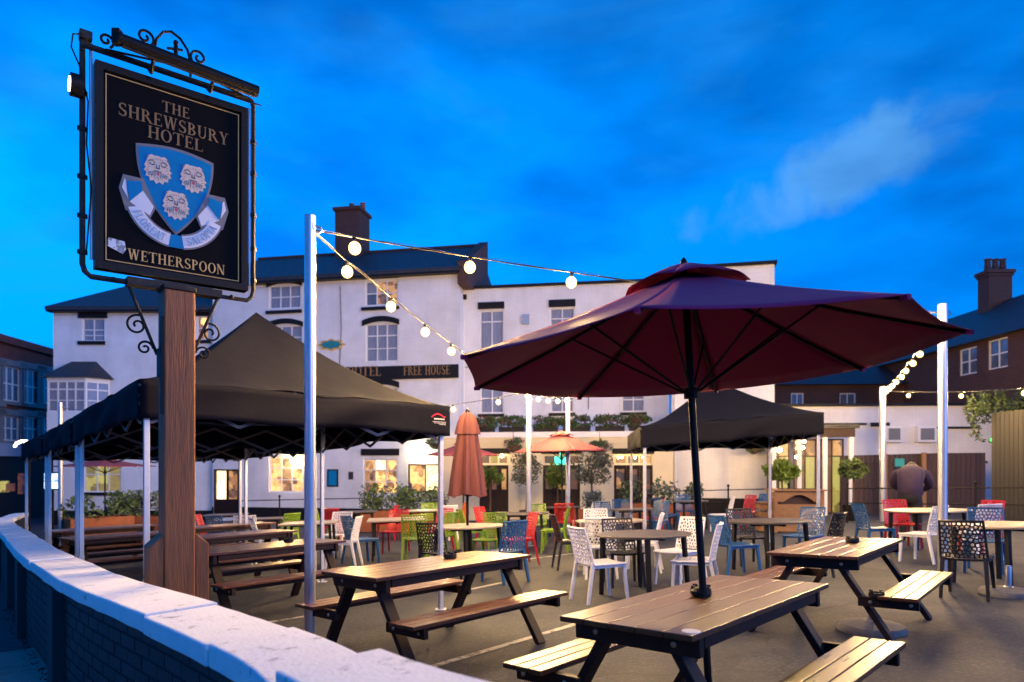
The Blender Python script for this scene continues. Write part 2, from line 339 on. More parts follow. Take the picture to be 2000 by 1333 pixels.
M['poster'] = emit('lit_notice', (.55, .78, 1), 3.0, (.18, .35, .65), 6)
M['signlight'] = emit('led_green', (.05, .9, .1), 4)
M['soil'] = mat('soil', (.03, .02, .015), .95)
M['corten'] = mat('orange_planter', (.24, .075, .03), .75, var=.25, scale=6, bump=.2)
M['leaf'] = mat('leaves', (.055, .10, .025), .6, var=.5, scale=14)
M['dark_leaf'] = mat('dark_leaves', (.022, .042, .012), .65, var=.5, scale=14)
M['lime_leaf'] = mat('bright_leaves', (.10, .17, .02), .6, var=.45, scale=12)
M['olive_leaf'] = mat('olive_leaves', (.075, .085, .055), .6, var=.4, scale=14)
M['grey_leaf'] = mat('grey_leaves', (.09, .12, .11), .65, var=.4, scale=12)
M['flower'] = mat('flowers', (.35, .04, .10), .6, var=.6, scale=20)
M['bark'] = mat('bark', (.07, .045, .03), .85, bump=.5, var=.3)
M['pine'] = mat('bare_timber', (.26, .135, .055), .65, var=.25, scale=6, stretch=(1, 1, 6), bump=.2)
M['dfence'] = mat('brown_fence', (.045, .022, .015), .7, var=.3, scale=6, rnd=.2)
M['gfence'] = mat('grey_boards', (.017, .0165, .019), .7, var=.15, scale=6, rnd=.1)
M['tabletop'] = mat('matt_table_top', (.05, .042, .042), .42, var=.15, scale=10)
M['lit_top'] = mat('lit_table_top', (.30, .25, .20), .35, var=.12, scale=10)  # dark top painted paler for the tables that catch the lamplight
M['grille'] = mat('grey_grille', (.16, .17, .18), .5)
M['shirt'] = mat('purple_sweatshirt', (.024, .012, .042), .85, var=.3, scale=9, bump=1.0, bscale=9)
M['trousers'] = mat('black_trousers', (.012, .012, .014), .85)
M['skin'] = mat('skin', (.42, .22, .15), .55)
M['hair'] = mat('dark_hair', (.03, .025, .022), .7)
M['shoe'] = mat('black_shoe', (.012, .011, .011), .5)
gm_ = bpy.data.materials.new('bulb_glass'); gm_.use_nodes = True; N_ = gm_.node_tree.nodes; L_ = gm_.node_tree.links; N_.remove(N_['Principled BSDF'])
tr_ = N_.new('ShaderNodeBsdfTransparent'); tr_.inputs[0].default_value = (1, .93, .8, 1); em_ = N_.new('ShaderNodeEmission'); em_.inputs[0].default_value = (1, .66, .22, 1); em_.inputs[1].default_value = 7.0
mx_ = N_.new('ShaderNodeMixShader'); mx_.inputs[0].default_value = .55; L_.new(tr_.outputs[0], mx_.inputs[1]); L_.new(em_.outputs[0], mx_.inputs[2]); L_.new(mx_.outputs[0], N_['Material Output'].inputs[0]); M['bulb_glass'] = gm_
CH = {'white': (.72, .72, .76), 'black': (.013, .013, .014), 'green': (.17, .30, .012), 'blue': (.012, .085, .24), 'red': (.42, .012, .018), 'orange': (.50, .11, .012)}
for k, c in CH.items(): M['ch_' + k] = mat(k + '_plastic', c, .32, var=.04, scale=6, spec=.5)

# ------------------------------------------------------------------ ground
xs = [-220, -25, 14, 220]; ys = [-120, -5, 30, 400]
gm = MB(); gm.add([(x, y, g(x, y)) for y in ys for x in xs], [(j * 4 + i, j * 4 + i + 1, j * 4 + i + 5, j * 4 + i + 4) for j in range(3) for i in range(3)])
tag(gm.build('ground', M['asphalt']), kind='structure')
def line(p0, p1, w=.075):
    p0 = Vector((*p0, 0)); p1 = Vector((*p1, 0)); d = (p1 - p0).normalized(); n = Vector((-d.y, d.x, 0)) * w / 2
    vs = []
    for q in (p0 - n, p1 - n, p1 + n, p0 + n): vs.append((q.x, q.y, g(q.x, q.y) + .005))
    tag(MB().add(vs, [(0, 1, 2, 3)]).build('parking_line', M['line']), kind='structure')
line(gp(835, 1306), gp(1128, 1219)); line(gp(515, 1218), gp(650, 1196)); line(gp(900, 1156), gp(985, 1138)); line(gp(1030, 1093), gp(1120, 1082))

# ------------------------------------------------------------------ boundary wall
inner = [(2.6, -.1), (1.3, .72), (.35, 1.42), (-.096, 1.76), (-.39, 2.07), (-.62, 2.39), (-.85, 2.66), (-1.5, 3.36), (-2.5, 4.39), (-3.55, 5.58), (-4.75, 7.0), (-6.6, 9.3), (-8.8, 12.0), (-11.2, 15.2), (-13.6, 19.0)]
def smooth_path(pts, step):
    out = []
    P = [Vector(p) for p in pts]
    for i in range(len(P) - 1):
        p0 = P[max(i - 1, 0)]; p1 = P[i]; p2 = P[i + 1]; p3 = P[min(i + 2, len(P) - 1)]
        n = max(2, int((p2 - p1).length / .05))
        for k in range(n):
            t = k / n
            out.append(.5 * ((2 * p1) + (p2 - p0) * t + (2 * p0 - 5 * p1 + 4 * p2 - p3) * t * t + (3 * p1 - p0 - 3 * p2 + p3) * t ** 3))
    out.append(P[-1]); res = [out[0]]; acc = 0
    dist = [0]
    for a, b in zip(out, out[1:]): dist.append(dist[-1] + (b - a).length)
    return out, dist
WP, WD = smooth_path(inner, .05)
def wp(s):
    s = max(0, min(WD[-1] - .001, s))
    lo, hi = 0, len(WD) - 1
    while hi - lo > 1:
        mid = (lo + hi) // 2
        if WD[mid] <= s: lo = mid
        else: hi = mid
    t = (s - WD[lo]) / (WD[hi] - WD[lo]); p = WP[lo].lerp(WP[hi], t)
    d = (WP[min(hi + 2, len(WP) - 1)] - WP[max(lo - 2, 0)]).normalized()
    return p, d, Vector((-d.y, d.x))            # point, direction, outward normal
wall = empty('boundary_wall', 'low curving black brick wall with thick white painted coping along the pavement', 'wall')
S_END = WD[-1]
def s_near(x, y): return min(range(len(WP)), key=lambda i: (WP[i] - Vector((x, y))).length)
S_STEP = WD[s_near(-.42, 2.11)]
core = MB(); n = int(S_END / .2)
ring = []
for i in range(n + 1):
    p, d, o = wp(S_END * i / n)
    a = p + o * .04; b = p + o * .235
    za, zb = g(*a), g(*b)
    ring.append([(a.x, a.y, za - .1), (b.x, b.y, zb - .1), (b.x, b.y, zb + .77), (a.x, a.y, za + .77)])
core.v = [q for r in ring for q in r]
for i in range(n):
    for k in range(4): core.f.append((i * 4 + k, i * 4 + (k + 1) % 4, i * 4 + 4 + (k + 1) % 4, i * 4 + 4 + k))
core.f += [(0, 1, 2, 3), tuple(n * 4 + k for k in (3, 2, 1, 0))]
core.build('wall_core', M['mortar'], wall)
# bricks of the outer face
brick_me = MB().box((0, 0, 0), (.224, .05, .064)).mesh('brick', M['dbrick'])
far_bricks = MB(); cand = []
for row in range(10):
    s = .12 * (row % 2)
    while s < S_END - .2:
        p, d, o = wp(s); q = p + o * (.2165 + random.uniform(-.0015, .0015)); z = g(q.x, q.y) + .04 + .0765 * row
        cand.append((q, d, z, s)); s += .236
vis = [c for c in cand if c[0].y > 2.4 and c[0].x > -9]
vis.sort(key=lambda c: c[0].length)
def bmatrix(q, d, z):
    sl = .026 * d.x - .024 * d.y
    return Matrix.Translation((q.x, q.y, z)) @ Matrix.Rotation(math.atan2(d.y, d.x), 4, 'Z') @ Matrix.Rotation(-math.atan(sl), 4, 'Y')
chosen = set(id(c) for c in vis[:300])
for c in cand:
    mt = bmatrix(*c[:3])
    if id(c) in chosen:
        o = part('brick', brick_me, wall); o.matrix_local = mt
    else:
        far_bricks.add([mt @ v.co for v in brick_me.vertices], [tuple(pl.vertices) for pl in brick_me.polygons])
tag(far_bricks.build('brick', M['dbrick'], wall), kind='stuff')
for (x, y) in ((-3.02, 4.98), (-4.72, 6.95), (-6.1, 8.7), (-8.2, 11.3)):
    s = WD[s_near(x, y)]; p, d, o = wp(s); q = p + o * .26; z = g(*q)
    mt = Matrix.Rotation(math.atan2(d.y, d.x), 4, 'Z')
    MB().box((q.x, q.y, z + .37), (.225, .11, .78), mt.to_3x3()).build('pilaster', M['dbrick'], wall, bevel=.006)
# coping slabs
s = 0.0; rs = random.Random(3)
bounds = [0]
while bounds[-1] < S_END: bounds.append(bounds[-1] + rs.uniform(.82, 1.0))
bounds = [b for b in bounds if abs(b - S_STEP) > .4] + [S_STEP]; bounds.sort(); bounds = [b for b in bounds if b < S_END - .3] + [S_END]
for a, b in zip(bounds, bounds[1:]):
    lift = (.055 if b <= S_STEP + .01 else 0) + rs.uniform(-.004, .004)
    m = MB(); k = 6; ext = .004; tw = rs.uniform(-.006, .006); side = rs.uniform(-.008, .008)
    for i in range(k + 1):
        p, d, o = wp(a + ext + (b - a - 2 * ext) * i / k)
        pi = p + o * (-.015 + side + rs.uniform(-.002, .002)); po = p + o * (.315 + side + rs.uniform(-.003, .003)); t = lift + tw * (i / k - .5) * 2
        th = .782 + rs.uniform(-.003, .003)
        zi, zo = g(*pi), g(*po)
        m.v += [(pi.x, pi.y, zi + th), (po.x, po.y, zo + th), (po.x, po.y, zo + .868 + t), (pi.x, pi.y, zi + .876 + t)]
    for i in range(k):
        for q in range(4): m.f.append((i * 4 + q, i * 4 + (q + 1) % 4, i * 4 + 4 + (q + 1) % 4, i * 4 + 4 + q))
    m.f += [(0, 1, 2, 3), tuple(k * 4 + q for q in (3, 2, 1, 0))]
    m.build('coping_slab', M['coping'], wall, bevel=.009)

# ------------------------------------------------------------------ pavement outside the wall
pav = empty('pavement', None, None); pav['kind'] = 'structure'
slab_far = MB(); sm = [MB().box((0, 0, 0), (w, .44, .06)).mesh('slab', M['slab']) for w in (.595, .745, .895)]
rs = random.Random(11); cnt = 0
dirp = Vector((-.65, .76)); nrm = Vector((-.76, -.65))
# straight courses laid along the mean line of the wall
pav_pts = []
A = Vector((-1.0, 2.3)); dv = Vector((-.63, .777)).normalized(); nv = Vector((-dv.y, dv.x))
for row in range(20):
    s = -1.5 + rs.uniform(0, .5)
    while s < 20:
        w = rs.choice((0, 1, 2)); L = (.6, .75, .9)[w]
        q = A + dv * (s + L / 2) + nv * (.30 + row * .445)
        # keep only what lies outside the wall
        i = s_near(q.x, q.y); pw = WP[i]; p, d, o = wp(WD[i])
        if (q - pw).dot(o) > .36: pav_pts.append((q, w))
        s += L
ang = math.atan2(dv.y, dv.x); sl = .026 * dv.x - .024 * dv.y; sl2 = .026 * nv.x - .024 * nv.y
pav_pts.sort(key=lambda c: c[0].length if 3.5 < c[0].y < 14 and c[0].x > -.95 * c[0].y else 99 + c[0].length)
for i, (q, w) in enumerate(pav_pts):
    mt = Matrix.Translation((q.x, q.y, g(q.x, q.y) + .012 + rs.uniform(-.003, .003))) @ Matrix.Rotation(ang, 4, 'Z') @ Matrix.Rotation(-math.atan(sl), 4, 'Y') @ Matrix.Rotation(math.atan(sl2), 4, 'X')
    if i < 160:
        o = part('slab', sm[w], pav); o.matrix_local = mt
    else:
        slab_far.add([mt @ v.co for v in sm[w].vertices], [tuple(pl.vertices) for pl in sm[w].polygons])
tag(slab_far.build('slab', M['slab'], pav), kind='stuff')
grit = MB()
for i in range(260):
    s = rs.uniform(3.0, 12); p, d, o = wp(s); q = p + o * (.25 + abs(rs.gauss(0, .05)) + .01); r = rs.uniform(.004, .013)
    grit.box((q.x, q.y, g(q.x, q.y) + .045), (r, r * 1.4, r), Matrix.Rotation(rs.uniform(0, 3), 3, 'Z'))
tag(grit.build('grit', M['soil']), kind='stuff')

# ------------------------------------------------------------------ facades
class Facade:
    def __init__(s, a, b):
        s.O = Vector(a); s.u = (Vector(b) - Vector(a)); s.L = s.u.length; s.u.normalize(); s.n = Vector((s.u.y, -s.u.x)); s.holes = []
    def s_of(s, px):
        k = (px - CX) / FPX; return (k * s.O.y - s.O.x) / (s.u.x - k * s.u.y)
    def z_of(s, px, py):
        Y = s.O.y + s.u.y * s.s_of(px); return CAMZ + (HY - py) * Y / FPX
    def pt(s, a, z, off=0.0):
        q = s.O + s.u * a + s.n * off; return Vector((q.x, q.y, z))
    def rect(s, x0, y0, x1, y1):
        xm = (x0 + x1) / 2; return (s.s_of(x0), s.s_of(x1), s.z_of(xm, y1), s.z_of(xm, y0))
    def bx(s, m, a0, a1, z0, z1, o0, o1):
        return m.hexa([s.pt(a0, z0, o1), s.pt(a1, z0, o1), s.pt(a1, z0, o0), s.pt(a0, z0, o0), s.pt(a0, z1, o1), s.pt(a1, z1, o1), s.pt(a1, z1, o0), s.pt(a0, z1, o0)])
    def wall(s, a0, a1, z0, z1, depth=6, rev=.14):
        m = MB()
        H = [h for h in s.holes if h[0] < a1 and h[1] > a0]
        A = sorted({a0, a1, *[v for h in H for v in h[:2]]}); Z = sorted({z0, z1, *[v for h in H for v in h[2:]]})
        for i in range(len(A) - 1):
            for j in range(len(Z) - 1):
                ca = (A[i] + A[i + 1]) / 2; cz = (Z[j] + Z[j + 1]) / 2
                if any(h[0] < ca < h[1] and h[2] < cz < h[3] for h in H): continue
                m.add([s.pt(A[i], Z[j]), s.pt(A[i + 1], Z[j]), s.pt(A[i + 1], Z[j + 1]), s.pt(A[i], Z[j + 1])], [(0, 1, 2, 3)])
        for h in H:
            c = [(h[0], h[2]), (h[1], h[2]), (h[1], h[3]), (h[0], h[3])]
            for k in range(4):
                p, q = c[k], c[(k + 1) % 4]
                m.add([s.pt(*p), s.pt(*q), s.pt(*q, -rev), s.pt(*p, -rev)], [(0, 1, 2, 3)])
        m.add([s.pt(a0, z0), s.pt(a0, z1), s.pt(a0, z1, -depth), s.pt(a0, z0, -depth)], [(0, 1, 2, 3)])
        m.add([s.pt(a1, z0), s.pt(a1, z1), s.pt(a1, z1, -depth), s.pt(a1, z0, -depth)], [(0, 1, 2, 3)])
        m.add([s.pt(a0, z0, -depth), s.pt(a1, z0, -depth), s.pt(a1, z1, -depth), s.pt(a0, z1, -depth)], [(0, 1, 2, 3)])
        m.add([s.pt(a0, z1), s.pt(a1, z1), s.pt(a1, z1, -depth), s.pt(a0, z1, -depth)], [(0, 1, 2, 3)])
        return m
def window(F, parent, r, cols=3, rows=(.34, .66), glass='net', frame='white', fw=.055, hole=True, out=-.07, name='window', bar=0):
    a0, a1, z0, z1 = r
    if hole: F.holes.append(r)
    m = MB(); d0, d1 = out - .05, out + .01
    F.bx(m, a0, a0 + fw, z0, z1, d0, d1); F.bx(m, a1 - fw, a1, z0, z1, d0, d1)
    F.bx(m, a0 + fw, a1 - fw, z0, z0 + fw, d0, d1 + .001); F.bx(m, a0 + fw, a1 - fw, z1 - fw, z1, d0, d1 + .001)
    iw = a1 - a0 - 2 * fw; ih = z1 - z0 - 2 * fw; mw = fw * .8
    for c in range(1, cols):
        x = a0 + fw + iw * c / cols; F.bx(m, x - mw / 2, x + mw / 2, z0 + fw, z1 - fw, d0 + .002, d1 - .004)
    t = 0; zz = [z1 - fw]
    for k, q in enumerate(rows):
        t += q; zb = z1 - fw - ih * t / sum(rows); zz.append(zb)
        if k < len(rows) - 1: F.bx(m, a0 + fw, a1 - fw, zb - mw / 2, zb + mw / 2, d0 + .004, d1 - .008)
    w = m.build(name, M[frame], parent)
    for c in range(cols):
        for k in range(len(rows)):
            pa0 = a0 + fw + iw * c / cols + mw / 2; pa1 = a0 + fw + iw * (c + 1) / cols - mw / 2
            pz1 = zz[k] - mw / 2 * (k > 0); pz0 = zz[k + 1] + mw / 2 * (k < len(rows) - 1)
            gl = glass[(c + k * cols) % len(glass)] if isinstance(glass, (list, tuple)) else glass
            F.bx(MB(), pa0 - .004, pa1 + .004, pz0 - .004, pz1 + .004, d0 + .008, d0 + .02).build('pane', M[gl], w)
            if bar and k:
                zm = (pz0 + pz1) / 2; F.bx(MB(), pa0, pa1, zm - .018, zm + .018, d0 + .02, d1 - .012).build('glazing_bar', M[frame], w)
    return w
def band(F, parent, r, off=.07, mname='black', name='lintel', arch=0.0):
    a0, a1, z0, z1 = r; m = MB()
    if not arch: F.bx(m, a0, a1, z0, z1, -.01, off)
    else:
        n = 10; mid = (a0 + a1) / 2; hw = (a1 - a0) / 2
        up = [(a0 + (a1 - a0) * i / n, z1 - arch * (((a0 + (a1 - a0) * i / n) - mid) / hw) ** 2) for i in range(n + 1)]
        lo = [(a, b - (z1 - z0 - arch * .2)) for a, b in up]
        for i in range(n):
            q = [lo[i], lo[i + 1], up[i + 1], up[i]]
            m.prism(q, lambda a, b, d: F.pt(a, b, d), -.01, off)
    return m.build(name, M[mname], parent)

hotel = empty('hotel_building', 'white painted three storey hotel with slate roofs and lit ground floor behind the terrace', 'building')
FC = Facade((-12.8, 28.9), (-2.12, 26.85))
FL = Facade((-19.85, 29.25), (-12.75, 29.25))
FE = Facade((-2.1, 27.6), (6.1, 26.3))
FR = Facade((5.9, 25.0), (9.4, 24.2))
FG = Facade((-2.55, 24.7), (5.55, 23.3))
base = -1.3
def zc(F, px, py): return F.z_of(px, py)
# central block windows
def full_win(F, x0, y0, x1, y1, lint=None, sill=None, arch=0, **k):
    w = window(F, hotel, F.rect(x0, y0, x1, y1), **k)
    if lint: band(F, hotel, F.rect(*lint), arch=arch)
    if sill: band(F, hotel, F.rect(*sill), off=.10, name='sill')
    return w
full_win(FC, 525, 557, 587, 603, (521, 544, 590, 555), (521, 607, 590, 613), cols=3, rows=(.5, .5), arch=.14)
full_win(FC, 713, 548, 777, 597, (707, 537, 780, 545), (707, 600, 780, 606), cols=3, rows=(.5, .5), glass=('net', 'warm2', 'warm2', 'glass', 'warm2', 'warm2'))
full_win(FC, 527, 636, 590, 706, (521, 623, 592, 634), None, cols=3, rows=(.32, .68), arch=.16, bar=1)
full_win(FC, 714, 632, 777, 707, (708, 618, 780, 630), None, cols=3, rows=(.3, .7), arch=.16, bar=1)
full_win(FC, 527, 762, 590, 830, (521, 742, 592, 755), None, cols=3, rows=(.34, .66), arch=.16, bar=1)
full_win(FC, 714, 757, 777, 826, (708, 740, 780, 753), None, cols=3, rows=(.34, .66), arch=.16, bar=1)
full_win(FC, 525, 893, 592, 962, None, None, cols=3, rows=(.3, .7), glass=('warm', 'warm', 'bright', 'warm', 'warm2', 'warm'), bar=1)
full_win(FC, 709, 897, 776, 966, (706, 877, 780, 890), None, cols=3, rows=(.3, .7), glass=('warm', 'bright', 'warm', 'warm2', 'warm', 'warm'), bar=1)
full_win(FC, 796, 907, 864, 962, None, None, cols=2, rows=(1,), glass=('warm', 'bright'), frame='dfence')
full_win(FL, 160, 622, 204, 667, (154, 607, 210, 622), (154, 667, 206, 674), cols=2, rows=(.5, .5), glass='net', bar=1)
full_win(FL, 384, 618, 408, 664, (380, 606, 412, 618), (380, 665, 412, 671), cols=1, rows=(.5, .5), glass=('warm', 'warm2'))
full_win(FL, 163, 903, 236, 962, None, (158, 962, 240, 968), cols=3, rows=(.4, .6), glass=('greenlit',), bar=0)
# pub door with two lit leaves
r = FC.rect(418, 917, 467, 1010); FC.holes.append(r)
dm = MB(); FC.bx(dm, r[0], r[0] + .07, r[2], r[3], -.12, .01); FC.bx(dm, r[1] - .07, r[1], r[2], r[3], -.12, .01); FC.bx(dm, r[0] + .07, r[1] - .07, r[3] - .07, r[3], -.12, .009)
FC.bx(dm, r[0] + .07, r[1] - .07, r[2], r[2] + .75, -.12, -.06); mid = (r[0] + r[1]) / 2; FC.bx(dm, mid - .05, mid + .05, r[2] + .75, r[3] - .07, -.12, -.05)
pd = dm.build('door', M['tleg'], hotel)
FC.bx(MB(), r[0] + .07, mid - .05, r[2] + .75, r[3] - .07, -.11, -.10).build('pane', M['bright'], pd)
FC.bx(MB(), mid + .05, r[1] - .07, r[2] + .75, r[3] - .07, -.11, -.10).build('pane', M['warm2'], pd)
full_win(FE, 937, 606, 984, 700, (934, 591, 985, 604), None, cols=2, rows=(.22, .78), glass=('net',))
full_win(FE, 1074, 601, 1122, 690, (1072, 586, 1124, 600), None, cols=2, rows=(.22, .78), glass=('net',))
full_win(FE, 938, 748, 984, 808, None, (934, 809, 985, 815), cols=2, rows=(.5, .5), glass=('net',))
full_win(FE, 1075, 758, 1121, 806, None, (1072, 807, 1124, 813), cols=2, rows=(.5, .5), glass=('net',))
full_win(FE, 1214, 756, 1260, 805, None, (1211, 806, 1263, 812), cols=2, rows=(.5, .5), glass=('net',))
ze_c = FC.z_of(760, 534); ze_l = FL.z_of(200, 603); ze_e = FE.z_of(1100, 558); ze_r = FR.z_of(1470, 519)
FC.wall(0, FC.L, base, ze_c, 8).build('wall', M['render'], hotel)
FL.wall(0, FL.L, base, ze_l, 8).build('wall', M['render'], hotel)
FE.wall(-.4, FE.L, base, ze_e, 7).build('wall', M['render'], hotel)
FR.wall(0, FR.L, base, ze_r, 7).build('wall', M['render'], hotel)
# plinths, parapets
for F, a0, a1 in ((FC, 0, FC.L), (FL, 0, FL.L), (FR, 0, FR.L)):
    m = MB(); zt = g(F.O.x, F.O.y) + .62
    segs = [(a0, a1)] if F is not FC else [(a0, r[0] - .02), (r[1] + .02, a1)]
    for q0, q1 in segs: F.bx(m, q0, q1, base, zt, -.01, .05)
    m.build('plinth', M['black'], hotel)
m = MB(); FE.bx(m, -.5, FE.L, ze_e, ze_e + .11, -.4, .10); m.build('parapet_coping', M['black'], hotel)
m = MB(); FR.bx(m, -.1, FR.L + .08, ze_r, ze_r + .12, -.4, .10); m.build('parapet_coping', M['black'], hotel)
# main roof
def roof(F, a0, a1, z, ridge, over=.35, depth=8, hipl=0, hipr=0, name='roof'):
    m = MB(); P = [F.pt(a0 - over * .4, z - .12, over), F.pt(a1 + over * .4, z - .12, over), F.pt(a1 + over * .4, z - .12, -depth), F.pt(a0 - over * .4, z - .12, -depth),
                   F.pt(a0 + hipl, ridge, -depth / 2), F.pt(a1 - hipr, ridge, -depth / 2),
                   F.pt(a0 - over * .4, z + .02, over), F.pt(a1 + over * .4, z + .02, over), F.pt(a1 + over * .4, z + .02, -depth), F.pt(a0 - over * .4, z + .02, -depth)]
    m.add(P, [(3, 2, 1, 0), (0, 1, 7, 6), (2, 3, 9, 8), (1, 2, 8, 7), (3, 0, 6, 9), (6, 7, 5, 4), (8, 9, 4, 5), (7, 8, 5), (9, 6, 4)])
    o = m.build(name, M['slate'], hotel)
    g_ = MB(); F.bx(g_, a0 - over * .3, a1 + over * .3, z - .20, z - .125, .02, over - .02); g_.build('eaves_board', M['black'], o)
    for t in range(1):
        c = MB(); c.tube([F.pt(a0 + hipl, ridge + .03, -depth / 2), F.pt(a1 - hipr, ridge + .03, -depth / 2)], .08, 6); c.build('ridge_tiles', M['darkbrick'], o)
    return o
rf = roof(FC, 0, FC.L, ze_c, FC.z_of(760, 492) + 1.15, depth=7)
roof(FL, 0, FL.L, ze_l, ze_l + 2.35, depth=7, hipl=3.0, hipr=.2)
# chimney and stone gable end
s_ch = (FC.s_of(664), FC.s_of(722))
s_ch = (4.22, 5.40); m = MB(); zt = 13.0; FC.bx(m, *s_ch, ze_c + .5, zt, -4.1, -2.9); FC.bx(m, s_ch[0] - .08, s_ch[1] + .08, zt, zt + .14, -4.2, -2.8)
ch = m.build('chimney', M['darkbrick'], rf)
for q in (.55, 1.1):
    p = FC.pt(s_ch[0] + q, zt + .14, -3.5); c = MB(); c.lathe([(.13, 0), (.11, .3), (.13, .36)], p, 10); c.build('chimney_pot', M['corten'], rf)
m = MB(); a = FC.L + .02
poly = [(.25, ze_c - .65), (.25, ze_c + .25), (-3.3, FC.z_of(760, 492) + 1.25), (-3.3, ze_c - .65)]
m.prism(poly, lambda x, z, d: FC.pt(a + d, z, x), 0, .42)
m.build('gable_end', M['darkbrick'], hotel)
# fascia with lettering
r = FC.rect(560, 716, 896, 740)
band(FC, hotel, (FC.s_of(566), FC.s_of(896), FC.z_of(800, 741), FC.z_of(800, 715)), off=.10, name='fascia_board')

# serif lettering made of simple strokes
ST = .16; TH = .055
def glyph(ch):
    P = []
    def rc(x0, y0, x1, y1): P.append([(x0, y0), (x1, y0), (x1, y1), (x0, y1)])
    def stem(x, w=ST, y0=0, y1=1, se=True, st_=True):
        rc(x - w / 2, y0, x + w / 2, y1)
        if se: rc(x - w / 2 - .08, y0, x + w / 2 + .08, y0 + .045)
        if st_: rc(x - w / 2 - .08, y1 - .045, x + w / 2 + .08, y1)
    def arc(cx, cy, rx, ry, a0, a1, t=ST, th=TH, n=14):
        for i in range(n):
            q = []
            for a, inn in ((a0 + (a1 - a0) * i / n, 0), (a0 + (a1 - a0) * (i + 1) / n, 0), (a0 + (a1 - a0) * (i + 1) / n, 1), (a0 + (a1 - a0) * i / n, 1)):
                a = R(a); q.append((cx + math.cos(a) * (rx - inn * t), cy + math.sin(a) * (ry - inn * th)))
            P.append(q)
    def dia(x0, y0, x1, y1, w): P.append([(x0 - w / 2, y0), (x0 + w / 2, y0), (x1 + w / 2, y1), (x1 - w / 2, y1)])
    W = .8
    if ch == 'T': stem(.39, st_=False); rc(0, .945, .78, 1); rc(0, .78, .045, .945); rc(.735, .78, .78, .945); W = .78
    elif ch == 'H': stem(.17); stem(.70); rc(.25, .48, .62, .535); W = .87
    elif ch in 'EFL':
        stem(.17, st_=ch == 'L')
        if ch != 'L': rc(.1, .945, .62, 1); rc(.575, .8, .62, .945); rc(.25, .48, .5, .535); rc(.46, .4, .5, .62)
        if ch != 'F': rc(.1, 0, .66, .055); rc(.615, .055, .66, .22)
        W = .68
    elif ch == 'I': stem(.17); W = .34
    elif ch == 'S':
        arc(.31, .735, .28, .28, 35, 235, .14, .06); arc(.31, .27, .30, .285, -145, 60, .15, .06)
        dia(.47, .36, .14, .62, .19); rc(.50, .74, .54, .98); rc(.03, .02, .07, .27); W = .62
    elif ch == 'R': stem(.17); arc(.25, .745, .38, .255, -90, 90, .15); P.append([(.34, .5), (.5, .5), (.86, 0), (.68, 0)]); rc(.66, 0, .9, .04); W = .86
    elif ch == 'P': stem(.17); arc(.25, .735, .38, .265, -90, 90, .15); W = .68
    elif ch == 'B': stem(.17); arc(.25, .755, .35, .245, -90, 90, .15); arc(.25, .265, .42, .265, -90, 90, .16); W = .72
    elif ch == 'U':
        rc(.1, .32, .26, 1); rc(.02, .955, .34, 1); rc(.64, .32, .70, 1); rc(.55, .955, .79, 1); arc(.40, .32, .30, .33, 180, 360, .11, .07); W = .82
    elif ch == 'Y': rc(.32, 0, .48, .45); rc(.24, 0, .56, .045); dia(.40, .43, .14, 1, .17); dia(.42, .43, .66, 1, .07); rc(0, .955, .3, 1); rc(.54, .955, .80, 1); W = .8
    elif ch == 'W':
        dia(.36, 0, .14, 1, .16); dia(.36, 0, .58, 1, .07); dia(.80, 0, .58, 1, .16); dia(.80, 0, 1.0, 1, .07); rc(.0, .955, .3, 1); rc(.44, .955, .72, 1); rc(.88, .955, 1.12, 1); W = 1.13
    elif ch == 'N': stem(.13, .06); dia(.70, 0, .14, 1, .17); stem(.73, .06, se=False); W = .86
    elif ch == 'O': arc(.42, .5, .41, .515, 0, 360, ST, TH, 26); W = .85
    elif ch == 'A': dia(.12, 0, .40, 1, .06); dia(.68, 0, .40, 1, .17); rc(.24, .3, .55, .35); rc(0, 0, .25, .04); rc(.52, 0, .82, .04); W = .8
    else: W = .38
    return P, W
def lettering(text, h, fr, a, b, d, width=None, align=0, curve=None, sx=1.0):
    m = MB(); x = 0; items = []
    for ch in text:
        P, W = glyph(ch); items.append((x, P, W)); x += W + .09
    tot = (x - .09) * h * sx
    k = 1 if not width else width / tot
    x0 = a - (tot * k / 2 if align == 0 else 0)
    c = 0
    for ox, P, W in items:
        for q in P:
            c += 1
            def f2(u, v, dd):
                return fr(u, v, dd)
            pts = [(x0 + (ox + u) * h * sx * k, b + v * h) for u, v in q]
            if curve: pts = [curve(*p) for p in pts]
            m.prism(pts, fr, d + .0012, d + .003 + (c % 9) * .00012)
    return m
ffr = lambda u, v, d: FC.pt(u, v, d)
a1_, a2_ = FC.s_of(575), FC.s_of(746); hh = .40
lettering('SHREWSBURY HOTEL', hh, ffr, (a2_ - 2.35), FC.z_of(700, 736), .10, width=4.7).build('lettering', M['dimgold'], hotel)
a1_, a2_ = FC.s_of(790), FC.s_of(880)
lettering('FREE HOUSE', hh * .9, ffr, (a1_ + a2_) / 2, FC.z_of(835, 733), .10, width=a2_ - a1_).build('lettering', M['dimgold'], hotel)
# cast plaque between the windows
pc = (FC.s_of(648), FC.z_of(648, 674))
pl = []
for i in range(40):
    t = 2 * math.pi * i / 40; rr = 1 + .13 * math.cos(8 * t); pl.append((pc[0] + math.cos(t) * .55 * rr, pc[1] + math.sin(t) * .22 * rr))
plaque = MB().prism(pl, ffr, .002, .05).build('plaque', M['gold'], hotel)
MB().prism([(pc[0] + (x - pc[0]) * .78, pc[1] + (y - pc[1]) * .72) for x, y in pl], ffr, .05, .07).build('plaque_field', M['teal_paint'], plaque)
